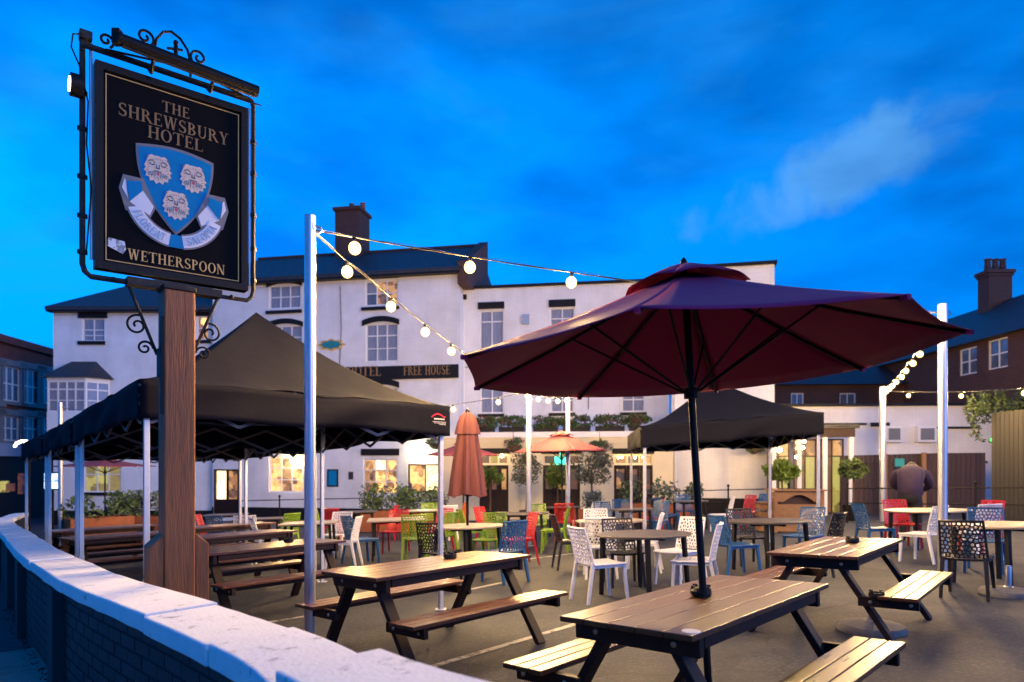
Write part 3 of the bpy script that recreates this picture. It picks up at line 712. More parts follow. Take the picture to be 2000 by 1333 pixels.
# notice frames by the pub door
def notice(F, x0, y0, x1, y1, m, name='notice_frame'):
    r = F.rect(x0, y0, x1, y1); q = MB(); F.bx(q, r[0], r[1], r[2], r[3], .0, .05); o = q.build(name, M['black'], hotel)
    F.bx(MB(), r[0] + .06, r[1] - .06, r[2] + .06, r[3] - .06, .045, .056).build('notice', m, o); return o
notice(FC, 640, 917, 661, 951, M['shield_blue']); notice(FC, 257, 917, 279, 968, M['paleblue'])
r = FC.rect(681, 922, 690, 937); q = MB(); FC.bx(q, r[0], r[1], r[2], r[3], 0, .03); q.build('wall_emblem', M['ink'], hotel)
# bay window on the left wing
rb = FL.rect(108, 745, 215, 808)
bay = MB(); a0, a1, z0, z1 = rb; zb = z0 - .9; pj = .75
bay.prism([(a0, 0), (a0 + .15, pj), (a1 - .15 - .45, pj), (a1, 0)], lambda a, o, d: FL.pt(a, d, o), zb, z0)
bay2 = MB(); bay2.prism([(a0, 0), (a0 + .15, pj), (a1 - .15 - .45, pj), (a1, 0)], lambda a, o, d: FL.pt(a, d, o), z1 - .06, z1 + .06)
bo = bay.build('bay_base', M['white'], hotel); bay2.build('bay_cornice', M['white'], hotel)
p0 = FL.pt(a0 + .15, 0, pj - .02); p1 = FL.pt(a1 - .60, 0, pj - .02); p2 = FL.pt(a1, 0, .0)
FB1 = Facade((p0.x, p0.y), (p1.x, p1.y)); FB2 = Facade((p1.x, p1.y), (p2.x, p2.y))
for F, c in ((FB1, 4), (FB2, 2)): window(F, hotel, (0, F.L, z0, z1 - .06), cols=c, rows=(.25, .75), glass='net', hole=False, out=-.02, fw=.07, bar=1)
br = MB(); br.add([FL.pt(a0 - .15, z1 + .06, 0), FL.pt(a0, z1 + .06, pj + .2), FL.pt(a1 - .45, z1 + .06, pj + .2), FL.pt(a1 + .2, z1 + .06, 0), FL.pt(a0 + .7, z1 + .85, 0), FL.pt(a1 - .6, z1 + .85, 0)],
       [(0, 1, 2, 3), (0, 4, 1), (1, 4, 5, 2), (2, 5, 3), (0, 3, 5, 4)]); br.build('bay_roof', M['slate'], hotel)
# single storey front with doors and planter roof
zt = FG.z_of(1085, 844)
bays = [(936, 993), (1060, 1133), (1199, 1275)]
for x0, x1 in bays:
    rr = FG.rect(x0, 888, x1, 908); window(FG, hotel, rr, cols=3, rows=(1,), glass=('dimlit', 'greenlit', 'dimlit') if x0 < 1150 else ('warm2', 'dimlit', 'warm2'), frame='cream', name='transom_window')
    rr = FG.rect(x0, 909, x1, 1000); FG.holes.append(rr); d = MB(); w = rr[1] - rr[0]
    for k in range(3):
        q0 = rr[0] + w * k / 3; q1 = rr[0] + w * (k + 1) / 3
        FG.bx(d, q0 + .002, q0 + .09, rr[2], rr[3], -.13, -.06); FG.bx(d, q1 - .09, q1 - .002, rr[2], rr[3], -.13, -.06); FG.bx(d, q0 + .09, q1 - .09, rr[2], rr[2] + .8, -.13, -.08); FG.bx(d, q0 + .09, q1 - .09, rr[3] - .14, rr[3], -.13, -.065)
    do = d.build('door', M['tleg'], hotel)
    for k in range(3):
        q0 = rr[0] + w * k / 3; q1 = rr[0] + w * (k + 1) / 3
        FG.bx(MB(), q0 + .09, q1 - .09, rr[2] + .8, rr[3] - .14, -.12, -.11).build('pane', M[('dimlit', 'dimlit', 'warm2')[(k + x0) % 3]], do)
    band(FG, hotel, FG.rect(x0 - 3, 876, x1 + 3, 887), off=.03, name='lintel')
FG.wall(0, FG.L, base, zt - .42, 2.6).build('wall', M['cream'], hotel)
m = MB(); FG.bx(m, -.1, FG.L, zt - .42, zt - .2, -2.4, .06); m.build('fascia_board', M['cream'], hotel)
m = MB(); FG.bx(m, -.15, FG.L, zt - .2, zt, -2.4, .14); m.build('cornice', M['white'], hotel)
for x0, x1 in ((993, 1060), (1133, 1199)):
    m = MB(); a0, a1 = FG.s_of(x0 + 6), FG.s_of(x1 - 6); FG.bx(m, (a0 + a1) / 2 - .14, (a0 + a1) / 2 + .14, base, zt - .44, 0, .07); m.build('pilaster', M['cream'], hotel)
# down pipes
for F, px, y0, y1 in ((FE, 907, 600, 900), (FR, 1319, 700, 1000), (FC, 612, 560, 960)):
    m = MB(); a = F.s_of(px); m.tube([F.pt(a, F.z_of(px, y0), .07), F.pt(a, F.z_of(px, y1), .07)], .045, 6); m.build('down_pipe', M['white'], hotel)
m = MB(); a = FE.s_of(905); FE.bx(m, a - .14, a + .14, FE.z_of(905, 586), FE.z_of(905, 576), 0, .06); m.build('vent', M['black'], hotel)
# cables clipped to the front and a small alarm box
for F, pts in ((FC, ((470, 735), (560, 738), (566, 742))), (FE, ((905, 718), (1010, 716), (1130, 719), (1300, 715))), (FE, ((1150, 640), (1151, 720), (1149, 800))), (FC, ((665, 560), (667, 640), (664, 712)))):
    m = MB(); m.tube([F.pt(F.s_of(a), F.z_of(a, b), .02) for a, b in pts], .014, 5); m.build('cable', M['ink'], hotel)
r = FE.rect(1020, 615, 1034, 634); m = MB(); FE.bx(m, *r, 0, .09); m.build('alarm_box', M['paleblue'], hotel)
# exit sign
r = FG.rect(1089, 893, 1109, 908); m = MB(); FG.bx(m, r[0], r[1], r[2], r[3], .9, .96); m.tube([FG.pt((r[0] + r[1]) / 2, r[3], .93), FG.pt((r[0] + r[1]) / 2, zt - .44, .93)], .015, 6)
tag(m.build('exit_sign', M['exitgreen']), 'small glowing green exit sign over the middle doors of the hotel', 'sign')
# wall lamps
def wall_lamp(F, px, py, r, m, label, off=.22):
    p = F.pt(F.s_of(px), F.z_of(px, py), off); t = empty('wall_lamp', label, 'lamp', p)
    MB().sphere((0, 0, 0), r, 12, 8).build('lamp_globe', m, t, smooth=True)
    q = -F.n * off; MB().tube([(0, 0, r * .9), (q.x * .6, q.y * .6, r * 1.5), (q.x, q.y, r * 1.3)], .012, 6).build('bracket', M['iron'], t)
wall_lamp(FC, 826, 884, .17, M['ledlamp'], 'bright white globe lamp on the hotel wall above the lit entrance')
wall_lamp(FC, 577, 901, .13, M['globe'], 'warm globe lamp on the hotel wall over the ground floor window beside the door', .15)
wall_lamp(FG, 931, 895, .07, M['smallglobe'], 'small round lamp over the doors behind the closed parasol', .1)
wall_lamp(FG, 981, 891, .06, M['smallglobe'], 'small round lamp beside the hanging basket over the lit doors', .1)
for i, px in enumerate((1208, 1215, 1233, 1240, 1255)):
    wall_lamp(FG, px, 894, .035, M['smallglobe'], ['leftmost', 'second from the left', 'middle', 'fourth from the left', 'rightmost'][i] + ' of five tiny round lamps over the hotel doors by the gazebo', .06)
    bpy.data.objects['wall_lamp' if i < 0 else [o.name for o in COL.objects if o.name.startswith('wall_lamp')][-1]]['group'] = 'transom lamps over the doors'

# ------------------------------------------------------------------ foliage
def leaves(m, c, rad, n, size, rs, drop=0.0):
    c = Vector(c)
    for i in range(n):
        while True:
            v = Vector((rs.uniform(-1, 1), rs.uniform(-1, 1), rs.uniform(-1, 1)))
            if .12 < v.length < 1: break
        v = v * (v.length ** -.35)
        if v.length > 1.15: v *= .9
        p = c + Vector((v.x * rad[0], v.y * rad[1], v.z * rad[2] - drop * rs.random()))
        d = Vector((rs.gauss(0, 1), rs.gauss(0, 1), rs.gauss(0, 1))).normalized(); e = d.cross(Vector((rs.gauss(0, 1), rs.gauss(0, 1), rs.gauss(0, 1)))).normalized()
        s = size * rs.uniform(.6, 1.3)
        m.add([p - d * s, p + e * s * .42, p + d * s, p - e * s * .42 + d.cross(e) * s * .2], [(0, 1, 2), (0, 2, 3)])
    return m
def clumps(m, c, rad, k, n, size, rs):
    for i in range(k):
        a = rs.uniform(0, 6.28); b = rs.uniform(-.8, .9); q = math.sqrt(max(0, 1 - b * b)) * rs.uniform(.5, .95)
        leaves(m, (c[0] + math.cos(a) * q * rad[0], c[1] + math.sin(a) * q * rad[1], c[2] + b * rad[2] * .8), [r * rs.uniform(.28, .5) for r in rad], n, size, rs)
    return m
rs = random.Random(21)
# flower boxes on the canopy roof
for i, (x0, x1) in enumerate(((918, 962), (972, 1022), (1040, 1088), (1098, 1152), (1162, 1220), (1228, 1262))):
    a0, a1 = FG.s_of(x0), FG.s_of(x1); c = FG.pt((a0 + a1) / 2, zt, -.3)
    lab = ['flower box at the end of the canopy roof above the closed parasol', 'second flower box from the closed parasol on the canopy roof', 'flower box on the canopy roof just beside the white pole in front', 'flower box on the canopy roof above the open red umbrella', 'flower box with bright tufts under the two pane window', 'flower box partly hidden by the black gazebo'][i]
    t = empty('flower_box', lab, 'planter', c, math.atan2(FG.u.y, FG.u.x), 'flower boxes along the canopy roof')
    w = a1 - a0; MB().box((0, 0, .1), (w, .26, .2)).build('trough', M['black'], t)
    m = MB(); clumps(m, (0, 0, .36), (w / 2 + .14, .24, .27), 22, 55, .055, rs); m.build('foliage', M['leaf'], t, fix=False)
    m = MB(); leaves(m, (0, -.1, .42), (w / 2, .2, .22), 70, .035, rs); tag(m.build('flowers', M['flower'], t, fix=False), kind='stuff')
def basket(F, px, py, off, label):
    p = F.pt(F.s_of(px), F.z_of(px, py), off); t = empty('hanging_basket', label, 'hanging basket', p, group='hanging baskets')
    MB().lathe([(.05, -.22), (.2, -.12), (.24, 0), (.22, 0), (.1, -.1)], (0, 0, 0), 12).build('bowl', M['bark'], t)
    m = MB(); clumps(m, (0, 0, .08), (.38, .38, .26), 12, 40, .05, rs); m.build('foliage', M['leaf'], t, fix=False)
    m = MB(); leaves(m, (0, 0, .1), (.42, .42, .26), 90, .04, rs); tag(m.build('flowers', M['flower'], t, fix=False), kind='stuff')
    MB().tube([(0, 0, 0), (0, 0, .62)], .008, 5).build('chain', M['iron'], t)
basket(FG, 1007, 873, .5, 'hanging basket of pink flowers left of the open red umbrella'); basket(FG, 1172, 880, .5, 'hanging basket under the canopy right of the open red umbrella'); basket(FR, 1468, 876, .5, 'hanging basket on the white wall behind the black gazebo')
basket(FC, 858, 868, .5, 'hanging basket of trailing leaves beside the bright entrance lamp')
def pot_tree(x, y, h, rad, label, m, pot=M['black'], ps=.24, trunk=True, lsize=.055, k=14):
    t = empty('potted_tree', label, 'potted tree', (x, y, g(x, y)))
    MB().lathe([(ps * .75, 0), (ps, .45), (ps * .92, .45), (ps * .9, .4)], (0, 0, 0), 14).build('pot', pot, t, smooth=True)
    tr = MB(); tr.tube([(0, 0, .4), (.02, .01, h * .5), (0, 0, h)], [.035, .03, .02], 7)
    for q in range(5):
        a = q * 1.3; tr.tube([(0, 0, h - rad[2] * .8), (math.cos(a) * rad[0] * .6, math.sin(a) * rad[1] * .6, h + rad[2] * (.1 + .1 * q))], [.014, .006], 5)
    tr.build('trunk', M['bark'], t)
    f = MB(); clumps(f, (0, 0, h), rad, k + 8, 58, lsize, rs); f.build('crown', m, t, fix=False)
def pxg(px, Y): return ((px - CX) * Y / FPX, Y)
pot_tree(*pxg(1028, 21.5), 1.75, (.5, .5, .55), 'grey leaved olive tree in a pot left of the middle hotel doors', M['olive_leaf'])
pot_tree(*pxg(1155, 21.5), 1.75, (.58, .58, .6), 'denser grey leaved olive tree in a pot right of the middle hotel doors', M['olive_leaf'], k=20)
pot_tree(*pxg(957, 22.0), 1.5, (.38, .38, .42), 'bright green bushy tree in a pot beside the closed parasol', M['lime_leaf'])
pot_tree(*pxg(1088, 22.4), 1.55, (.36, .36, .42), 'bright green tree standing in front of the middle hotel doors', M['lime_leaf'])
pot_tree(*pxg(1666, 19.6), 1.5, (.33, .33, .33), 'clipped ball tree in a dark tub by the brown fence', M['leaf'], ps=.3, k=18)
pot_tree(*pxg(1527, 19.5), 1.5, (.42, .42, .3), 'spiky green palm like plant beside the porch', M['lime_leaf'], lsize=.11, k=8)
def planter(x, y, w, d, h, rz, label, ms, hh=.55, n=10):
    t = empty('planter_bed', label, 'planter', (x, y, g(x, y)), rz)
    m = MB(); m.box((0, -d / 2, h / 2), (w, .05, h)).box((0, d / 2, h / 2), (w, .05, h)).box((-w / 2 + .026, 0, h / 2), (.05, d - .052, h)).box((w / 2 - .026, 0, h / 2), (.05, d - .052, h)); m.build('planter_box', M['corten'], t)
    MB().box((0, 0, h * .45), (w - .11, d - .06, h * .88)).build('soil', M['soil'], t)
    for i, mm in enumerate(ms):
        f = MB()
        for q in range(n):
            leaves(f, (rs.uniform(-w / 2, w / 2), rs.uniform(-d / 3, d / 3), h + hh * rs.uniform(.2, .7)), (.24, .24, hh * .5), 60, .07, rs)
        f.build('foliage', M[mm], t, fix=False)
planter(*pxg(785, 20.0), 2.3, .7, .62, -.15, 'long orange planter of mixed shrubs before the lit hotel window', ('grey_leaf', 'lime_leaf', 'leaf'), .75)
planter(*pxg(272, 18.0), 1.8, .7, .75, -.15, 'orange planter of dark shrubs under the left gazebos', ('leaf', 'grey_leaf'), .6)
planter(*pxg(190, 16.5), 1.4, .7, .8, .9, 'orange planter standing by the end of the white coping', ('leaf',), .5, 6)
planter(*pxg(1285, 20.5), 2.2, .7, .6, -.15, 'orange planter of grey green shrubs behind the black gazebo legs', ('grey_leaf', 'leaf'), .7)
planter(*pxg(1150, 19.8), 1.1, .6, .5, -.15, 'small planter of pale grasses between the olive trees', ('grey_leaf',), .55, 6)

# ------------------------------------------------------------------ railings
def railing(x0, y0, x1, y1, label, step=1.6, h=1.05):
    t = empty('metal_railing', label, 'railing'); a = Vector((x0, y0)); b = Vector((x1, y1)); L = (b - a).length; n = max(1, round(L / step))
    for i in range(n + 1):
        p = a.lerp(b, i / n); z = g(*p); MB().tube([(p.x, p.y, z), (p.x, p.y, z + h)], .025, 6).sphere((p.x, p.y, z + h + .03), .045, 8, 6).build('railing_post', M['iron'], t)
    for q in (.95, .55):
        MB().tube([(a.x, a.y, g(*a) + q), (b.x, b.y, g(*b) + q)], .018, 6).build('rail', M['iron'], t)
railing(*pxg(466, 23.5), *pxg(712, 22.6), 'black iron railing before the pub door and lit windows')
railing(*pxg(1308, 21.2), *pxg(1540, 20.6), 'black iron railing along the white wall behind the black gazebo')
railing(*pxg(1655, 18.8), *pxg(2060, 15.2), 'long dark railing before the brown fence')

# ------------------------------------------------------------------ right hand buildings
FW = Facade((8.9, 24.6), (17.6, 24.0))
low = empty('low_building', 'low white flat roofed extension with two grey grilles beside the hotel', 'building')
z1 = FW.z_of(1720, 794)
FW.wall(0, FW.L, base, z1, 4).build('wall', M['render'], low)
m = MB(); FW.bx(m, -.1, FW.L, z1, z1 + .1, -4, .12); m.build('roof_edge', M['black'], low)
for x0, x1 in ((1724, 1756), (1786, 1822)):
    r = FW.rect(x0, 833, x1, 864); m = MB(); FW.bx(m, r[0], r[1], r[2], r[3], 0, .25); o = m.build('vent_unit', M['white'], low)
    m = MB()
    for q in range(7):
        zz = r[2] + .08 + (r[3] - r[2] - .16) * q / 7; FW.bx(m, r[0] + .09, r[1] - .09, zz, zz + .05, .25, .28)
    m.build('grille', M['grille'], o)
for x0, y0, x1, y1 in ((1600, 827, 1690, 831), (1790, 834, 1910, 838), (1700, 826, 1735, 834)):
    m = MB(); r = FW.rect(x0, y0, x1, y1); FW.bx(m, r[0], r[1], r[2], r[3], 0, .12); m.build('gutter', M['black'], low)
p = FW.pt(FW.s_of(1934), FW.z_of(1934, 860), .1)
# porch
FP = Facade(pxg(1505, 22.5), pxg(1668, 22.0))
porch = empty('lit_porch', 'timber porch with white posts and warm lit glass doors behind the black gazebo', 'porch')
zt_ = FP.z_of(1590, 838)
m = MB(); FP.bx(m, -.1, FP.L + .1, zt_, zt_ + .12, -2, .25); m.build('porch_roof', M['slate'], porch)
m = MB(); FP.bx(m, 0, FP.L, zt_ - .28, zt_ - .002, -.1, .12); m.build('porch_beam', M['dfence'], porch)
for k in range(4):
    a = .1 + (FP.L - .2) * k / 3; m = MB(); FP.bx(m, a - .06, a + .06, base, zt_ - .28, -.02, .1); m.build('porch_post', M['white'], porch)
FP2 = Facade((FP.pt(0, 0, -.9).x, FP.pt(0, 0, -.9).y), (FP.pt(FP.L, 0, -.9).x, FP.pt(FP.L, 0, -.9).y))
for k in range(3):
    a0 = FP2.L * k / 3 + .05; a1 = FP2.L * (k + 1) / 3 - .05; zg = g(*FP2.O)
    window(FP2, porch, (a0, a1, zg + .05, zt_ - .3), cols=2, rows=(.22, .78), glass=('dimlit', 'warm2', 'dimlit', 'greenlit'), frame='dfence', hole=False, name='glazed_door')
for i, (px, py) in enumerate(((1527, 879), (1576, 862), (1574, 874), (1561, 893))):
    p = FP.pt(FP.s_of(px), FP.z_of(px, py), -.4); t = empty('porch_lamp', ['white globe lamp in the porch beside the palm like plant', 'upper of the two small amber lamps by the right gazebo leg', 'lower of the two small amber lamps by the right gazebo leg', 'small amber lamp hanging low before the porch doors'][i], 'lamp', p)
    MB().sphere((0, 0, 0), .08 if i == 0 else .05, 10, 7).build('lamp_globe', M['globe'], t, smooth=True); MB().tube([(0, 0, .05), (0, 0, max(.1, zt_ - p.z))], .006, 5).build('cord', M['iron'], t)
# fences
def board_fence(a, b, h, bw, m, label, name, posts=None):
    t = empty(name, label, 'fence'); A = Vector(a); B = Vector(b); d = (B - A); L = d.length; d.normalize(); n = int(L / bw); rz = math.atan2(d.y, d.x)
    me = MB().box((0, 0, h / 2), (bw - .012, .025, h)).mesh('board', m)
    for i in range(n):
        p = A + d * (bw * (i + .5)); o = part('board', me, t); o.location = (p.x, p.y, g(*p)); o.rotation_euler = (0, 0, rz)
    nb = Vector((-d.y, d.x))
    for q in (.35, h - .3):
        p = A + nb * .04; e = B + nb * .04; MB().beam((p.x, p.y, g(*p) + q), (e.x, e.y, g(*e) + q), .05, .08).build('rail', m, t)
    for s in (posts or []):
        p = A + d * s - nb * .06; MB().box((p.x, p.y, g(*p) + h / 2), (.12, .09, h + .06), Matrix.Rotation(rz, 3, 'Z')).build('post', M['pine'], t)
    return t
board_fence(pxg(1640, 22.6), pxg(1930, 22.0), 1.95, .15, M['dfence'], 'dark brown board fence under the low white building', 'board_fence', (1.4, 2.6, 4.9))
board_fence(pxg(1937, 17.6), pxg(2120, 15.2), 2.85, .13, M['gfence'], 'tall grey fence of narrow upright boards at the edge of the yard', 'board_fence')
iv = empty('ivy_plant', 'green ivy spilling over the top of the tall grey fence', 'plant', (*pxg(1960, 17.9), g(12.9, 17.9) + 3.0))
f = MB()
for q in range(26): leaves(f, (rs.uniform(-.9, 1.4), rs.uniform(-.2, .3), rs.uniform(-.25, .3)), (.32, .3, .24), 60, .075, rs)
for q in range(7): leaves(f, (-.75 + rs.uniform(-.15, .15), 0, -.1 - q * .12), (.12, .12, .1), 22, .055, rs)
f.build('foliage', M['dark_leaf'], iv, fix=False); MB().tube([(0, .1, -2.9), (.1, .1, -1), (.3, .1, 0)], .03, 6).build('stem', M['bark'], iv)
t = empty('board_sign', 'small teal notice on the brown fence behind the stooping person', 'sign', at(1757, 904, 22.0)); MB().box((0, 0, 0), (.30, .03, .26)).build('notice_board', mat('teal', (.03, .28, .26), .5), t); MB().box((0, .05, -.5), (.03, .03, 1.2)).build('stake', M['iron'], t)
t = empty('green_indicator', 'tiny green light on the end of the low white building', 'light', FW.pt(FW.s_of(1934), FW.z_of(1934, 860), .06)); MB().sphere((0, 0, 0), .05, 8, 6).build('lens', M['signlight'], t); MB().box((0, .05, -.02), (.1, .08, .14)).build('housing', M['black'], t)
# brick house on the right with chimney
house = empty('brick_house', 'dark brick house with slate roof and tall chimney at the edge of the yard', 'building')
FH = Facade((18.9, 36), (18.9, 20.5))
ze = 1.45 + 5.0
hw = []
for px, y0, y1 in ((1890, 680, 732), (1948, 662, 720)):
    s_ = FH.s_of(px); rr = (s_ - .55, s_ + .55, FH.z_of(px, y1), FH.z_of(px, y0)); window(FH, house, rr, cols=2, rows=(.5, .5), glass='glass', bar=0)
for px in (1865,):
    s_ = FH.s_of(px); window(FH, house, (s_ - .5, s_ + .5, 2.2, 3.5), cols=2, rows=(.5, .5), glass='glass')
FH.wall(0, FH.L, base, ze, 7).build('wall', M['darkbrick'], house)
m = MB(); m.add([FH.pt(-.3, ze - .1, .4), FH.pt(FH.L + .3, ze - .1, .4), FH.pt(FH.L + .3, ze + 2.4, -3.5), FH.pt(-.3, ze + 2.4, -3.5), FH.pt(FH.L + .3, ze - .1, -7.4), FH.pt(-.3, ze - .1, -7.4)], [(0, 1, 2, 3), (3, 2, 4, 5), (0, 3, 5), (1, 4, 2), (0, 5, 4, 1)]); hr = m.build('roof', M['slate'], house)
c = at(1943, 0, 31); m = MB(); m.box((c.x, 31, 7.6), (1.05, .75, 5.0)).box((c.x, 31, 10.15), (1.25, .95, .16)).box((c.x, 31, 10.0), (1.15, .85, .1)); m.build('chimney', M['darkbrick'], hr)
for q in (-.33, .02, .36): MB().lathe([(.15, 0), (.12, .5), (.16, .58)] if q else [(.12, 0), (.1, .3), (.12, .34)], (c.x + q, 31, 10.22), 10).build('chimney_pot', M['darkbrick'], hr)
for i, (x0, x1, y0, y1) in enumerate(((7, 20.5, 33, 41),)):
    bld = empty('slate_roofed_house', 'dark slate roofed brick range behind the low white building', 'building')
    F = Facade((x0 + 4, y0), (x1, y0 - .5)); zr = F.z_of(1700, 752)
    window(F, bld, F.rect(1640, 768, 1672, 792), cols=2, rows=(1,), glass='glass'); window(F, bld, F.rect(1545, 768, 1570, 792), cols=2, rows=(1,), glass='glass')
    F.wall(0, F.L, base, zr, 7).build('wall', M['darkbrick'], bld)
    m = MB(); m.add([F.pt(-.3, zr, .4), F.pt(F.L + .3, zr, .4), F.pt(F.L + .3, zr + 2.1, -3.5), F.pt(-.3, zr + 2.1, -3.5), F.pt(F.L + .3, zr, -7.2), F.pt(-.3, zr, -7.2)], [(0, 1, 2, 3), (3, 2, 4, 5), (0, 3, 5), (1, 4, 2), (0, 5, 4, 1)]); m.build('roof', M['slate'], bld)
# brick building on the left
left = empty('brick_terrace', 'red brick georgian building with white window surrounds and shopfront across the road', 'building')
FT = Facade((-23.2, 20), (-25.2, 42)); ze = 1.45 + 5.75
for px, y0, y1 in ((22, 716, 785), (62, 722, 790), (94, 727, 790), (20, 812, 862), (62, 814, 862), (94, 816, 862), (-22, 708, 785), (-22, 806, 862)):
    s_ = FT.s_of(px); hw_ = .75; z0, z1 = FT.z_of(px, y1), FT.z_of(px, y0); rr = (s_ - hw_, s_ + hw_, z0, z1)
    window(FT, left, rr, cols=3, rows=(.5, .5), glass='glass', fw=.08)
    m = MB(); FT.bx(m, rr[0] - .2, rr[0], z0, z1, -.01, .06); FT.bx(m, rr[1], rr[1] + .2, z0, z1, -.01, .06); FT.bx(m, rr[0] - .35, rr[1] + .35, z1, z1 + .28, -.01, .12); FT.bx(m, rr[0] - .3, rr[1] + .3, z0 - .16, z0, -.01, .14); m.build('window_surround', M['stone'], left)
FT.wall(0, FT.L, -1.6, ze, 8).build('wall', M['redbrick'], left)
m = MB(); FT.bx(m, -.2, FT.L + .2, ze, ze + .35, -.3, .2); m.build('parapet', M['redbrick'], left)
m = MB(); m.add([FT.pt(0, ze + .2, -.3), FT.pt(FT.L, ze + .2, -.3), FT.pt(FT.L, ze + 1.4, -4), FT.pt(0, ze + 1.4, -4), FT.pt(FT.L, ze, -8), FT.pt(0, ze, -8)], [(0, 1, 2, 3), (3, 2, 4, 5), (0, 3, 5), (1, 4, 2)]); m.build('roof', M['slate'], left)
zs = FT.z_of(50, 868); m = MB(); FT.bx(m, 0, FT.L, zs - .62, zs, -.01, .22); m.build('shop_fascia', M['paleblue'], left)
m = MB(); FT.bx(m, 0, FT.L, -1.6, zs - .62, -.01, .08); m.build('shopfront', M['black'], left)
for px, y0, y1, mm in ((5, 940, 962, 'signlight'), (16, 945, 960, 'dimlit'), (40, 925, 965, 'dimlit')):
    s_ = FT.s_of(px); FT.bx(MB(), s_ - .35, s_ + .35, FT.z_of(px, y1), FT.z_of(px, y0), .085, .1).build('shop_window', M['greenlit'] if mm == 'signlight' else M[mm], left)
# lit notice case seen past the gazebo legs
t = empty('lit_notice_case', 'bright blue white lit notice case seen past the left gazebo legs', 'notice', at(101, 940, 20)); t.rotation_euler = (0, 0, .15)
for i in range(3):
    for j in range(2): MB().box((-.13 + .13 * i, -.02, -.12 + .24 * j), (.12, .02, .21)).build('notice', M['poster'], t)
MB().box((0, .02, 0), (.44, .05, .54)).build('case', M['black'], t); MB().tube([(0, .05, -.2), (0, .05, -2.0)], .04, 8).build('pole', M['iron'], t)
t = empty('street_lamp', 'small lit lamp with curved hood far off beyond the last left gazebo', 'lamp', at(45, 866, 22))
MB().tube([(-.28, 0, -.12), (-.2, 0, 0), (-.05, 0, .06), (.14, 0, .07)], [.04, .05, .05, .03], 8).build('lamp_head', M['softlamp'], t, smooth=True); MB().tube([(.14, 0, .05), (.2, 0, -.2), (.2, 0, -2.9)], .035, 8).build('pole', M['iron'], t)

# ------------------------------------------------------------------ sign post
SL = Vector((-2.89, 4.68)); SR = Vector((-2.088, 5.33)); su = (SR - SL).normalized(); sn = Vector((su.y, -su.x)); sw = (SR - SL).length
sz0, sz1 = CAMZ + 1.355, CAMZ + 2.79; smid = (SL + SR) / 2
def sf(a, b, d=0.0):                              # sign frame: a across from the middle, b height above the board's foot, d towards the viewer
    q = smid + su * a + sn * d; return Vector((q.x, q.y, sz0 + b))
SH = sz1 - sz0
sign = empty('pub_sign', 'black hotel pub sign with gold lettering and blue shield on a timber post', 'sign', (smid.x, smid.y, g(*smid)))
def sp(m, name, mt, parent=sign, bevel=0, smooth=False):
    o = m.build(name, mt, parent, bevel=bevel, smooth=smooth)
    w = Matrix.Translation(-sign.location) if parent is sign else Matrix.Identity(4)
    o.data.transform(w if parent is sign else Matrix.Identity(4)); return o
def spc(m, name, mt, parent):                     # sub-part: parent sits at the sign's origin
    o = m.build(name, mt, parent); o.data.transform(Matrix.Translation(-sign.location)); return o
# board
m = MB(); m.prism([(-sw / 2, 0), (sw / 2, 0), (sw / 2, SH), (-sw / 2, SH)], sf, -.06, .0)
board = sp(m, 'sign_board', M['sign'], bevel=.006)
m = MB(); fwid = .05
for q in ([(-sw / 2, 0), (sw / 2, 0), (sw / 2, fwid), (-sw / 2, fwid)], [(-sw / 2, SH - fwid), (sw / 2, SH - fwid), (sw / 2, SH), (-sw / 2, SH)], [(-sw / 2, fwid), (-sw / 2 + fwid, fwid), (-sw / 2 + fwid, SH - fwid), (-sw / 2, SH - fwid)], [(sw / 2 - fwid, fwid), (sw / 2, fwid), (sw / 2, SH - fwid), (sw / 2 - fwid, SH - fwid)]):
    m.prism(q, sf, -.075, .022)
spc(m, 'board_frame', M['iron'], board)
m = MB(); e = .065; t_ = .006; X = sw / 2 - e
for q in ([(-X, e), (X, e), (X, e + t_), (-X, e + t_)], [(-X, SH - e - t_), (X, SH - e - t_), (X, SH - e), (-X, SH - e)], [(-X, e + t_), (-X + t_, e + t_), (-X + t_, SH - e - t_), (-X, SH - e - t_)], [(X - t_, e + t_), (X, e + t_), (X, SH - e - t_), (X - t_, SH - e - t_)]):
    m.prism(q, sf, .001, .003)
spc(m, 'border', M['gold'], board)
for txt, h, b, w in (('THE', .078, 1.222, .185), ('SHREWSBURY', .090, 1.105, .745), ('HOTEL', .088, 1.002, .375)):
    spc(lettering(txt, h, sf, .0, b, 0, width=w), 'lettering', M['dimgold'], board)
spc(lettering('WETHERSPOON', .075, sf, .015, .098, 0, width=.66), 'lettering', M['gold'], board)
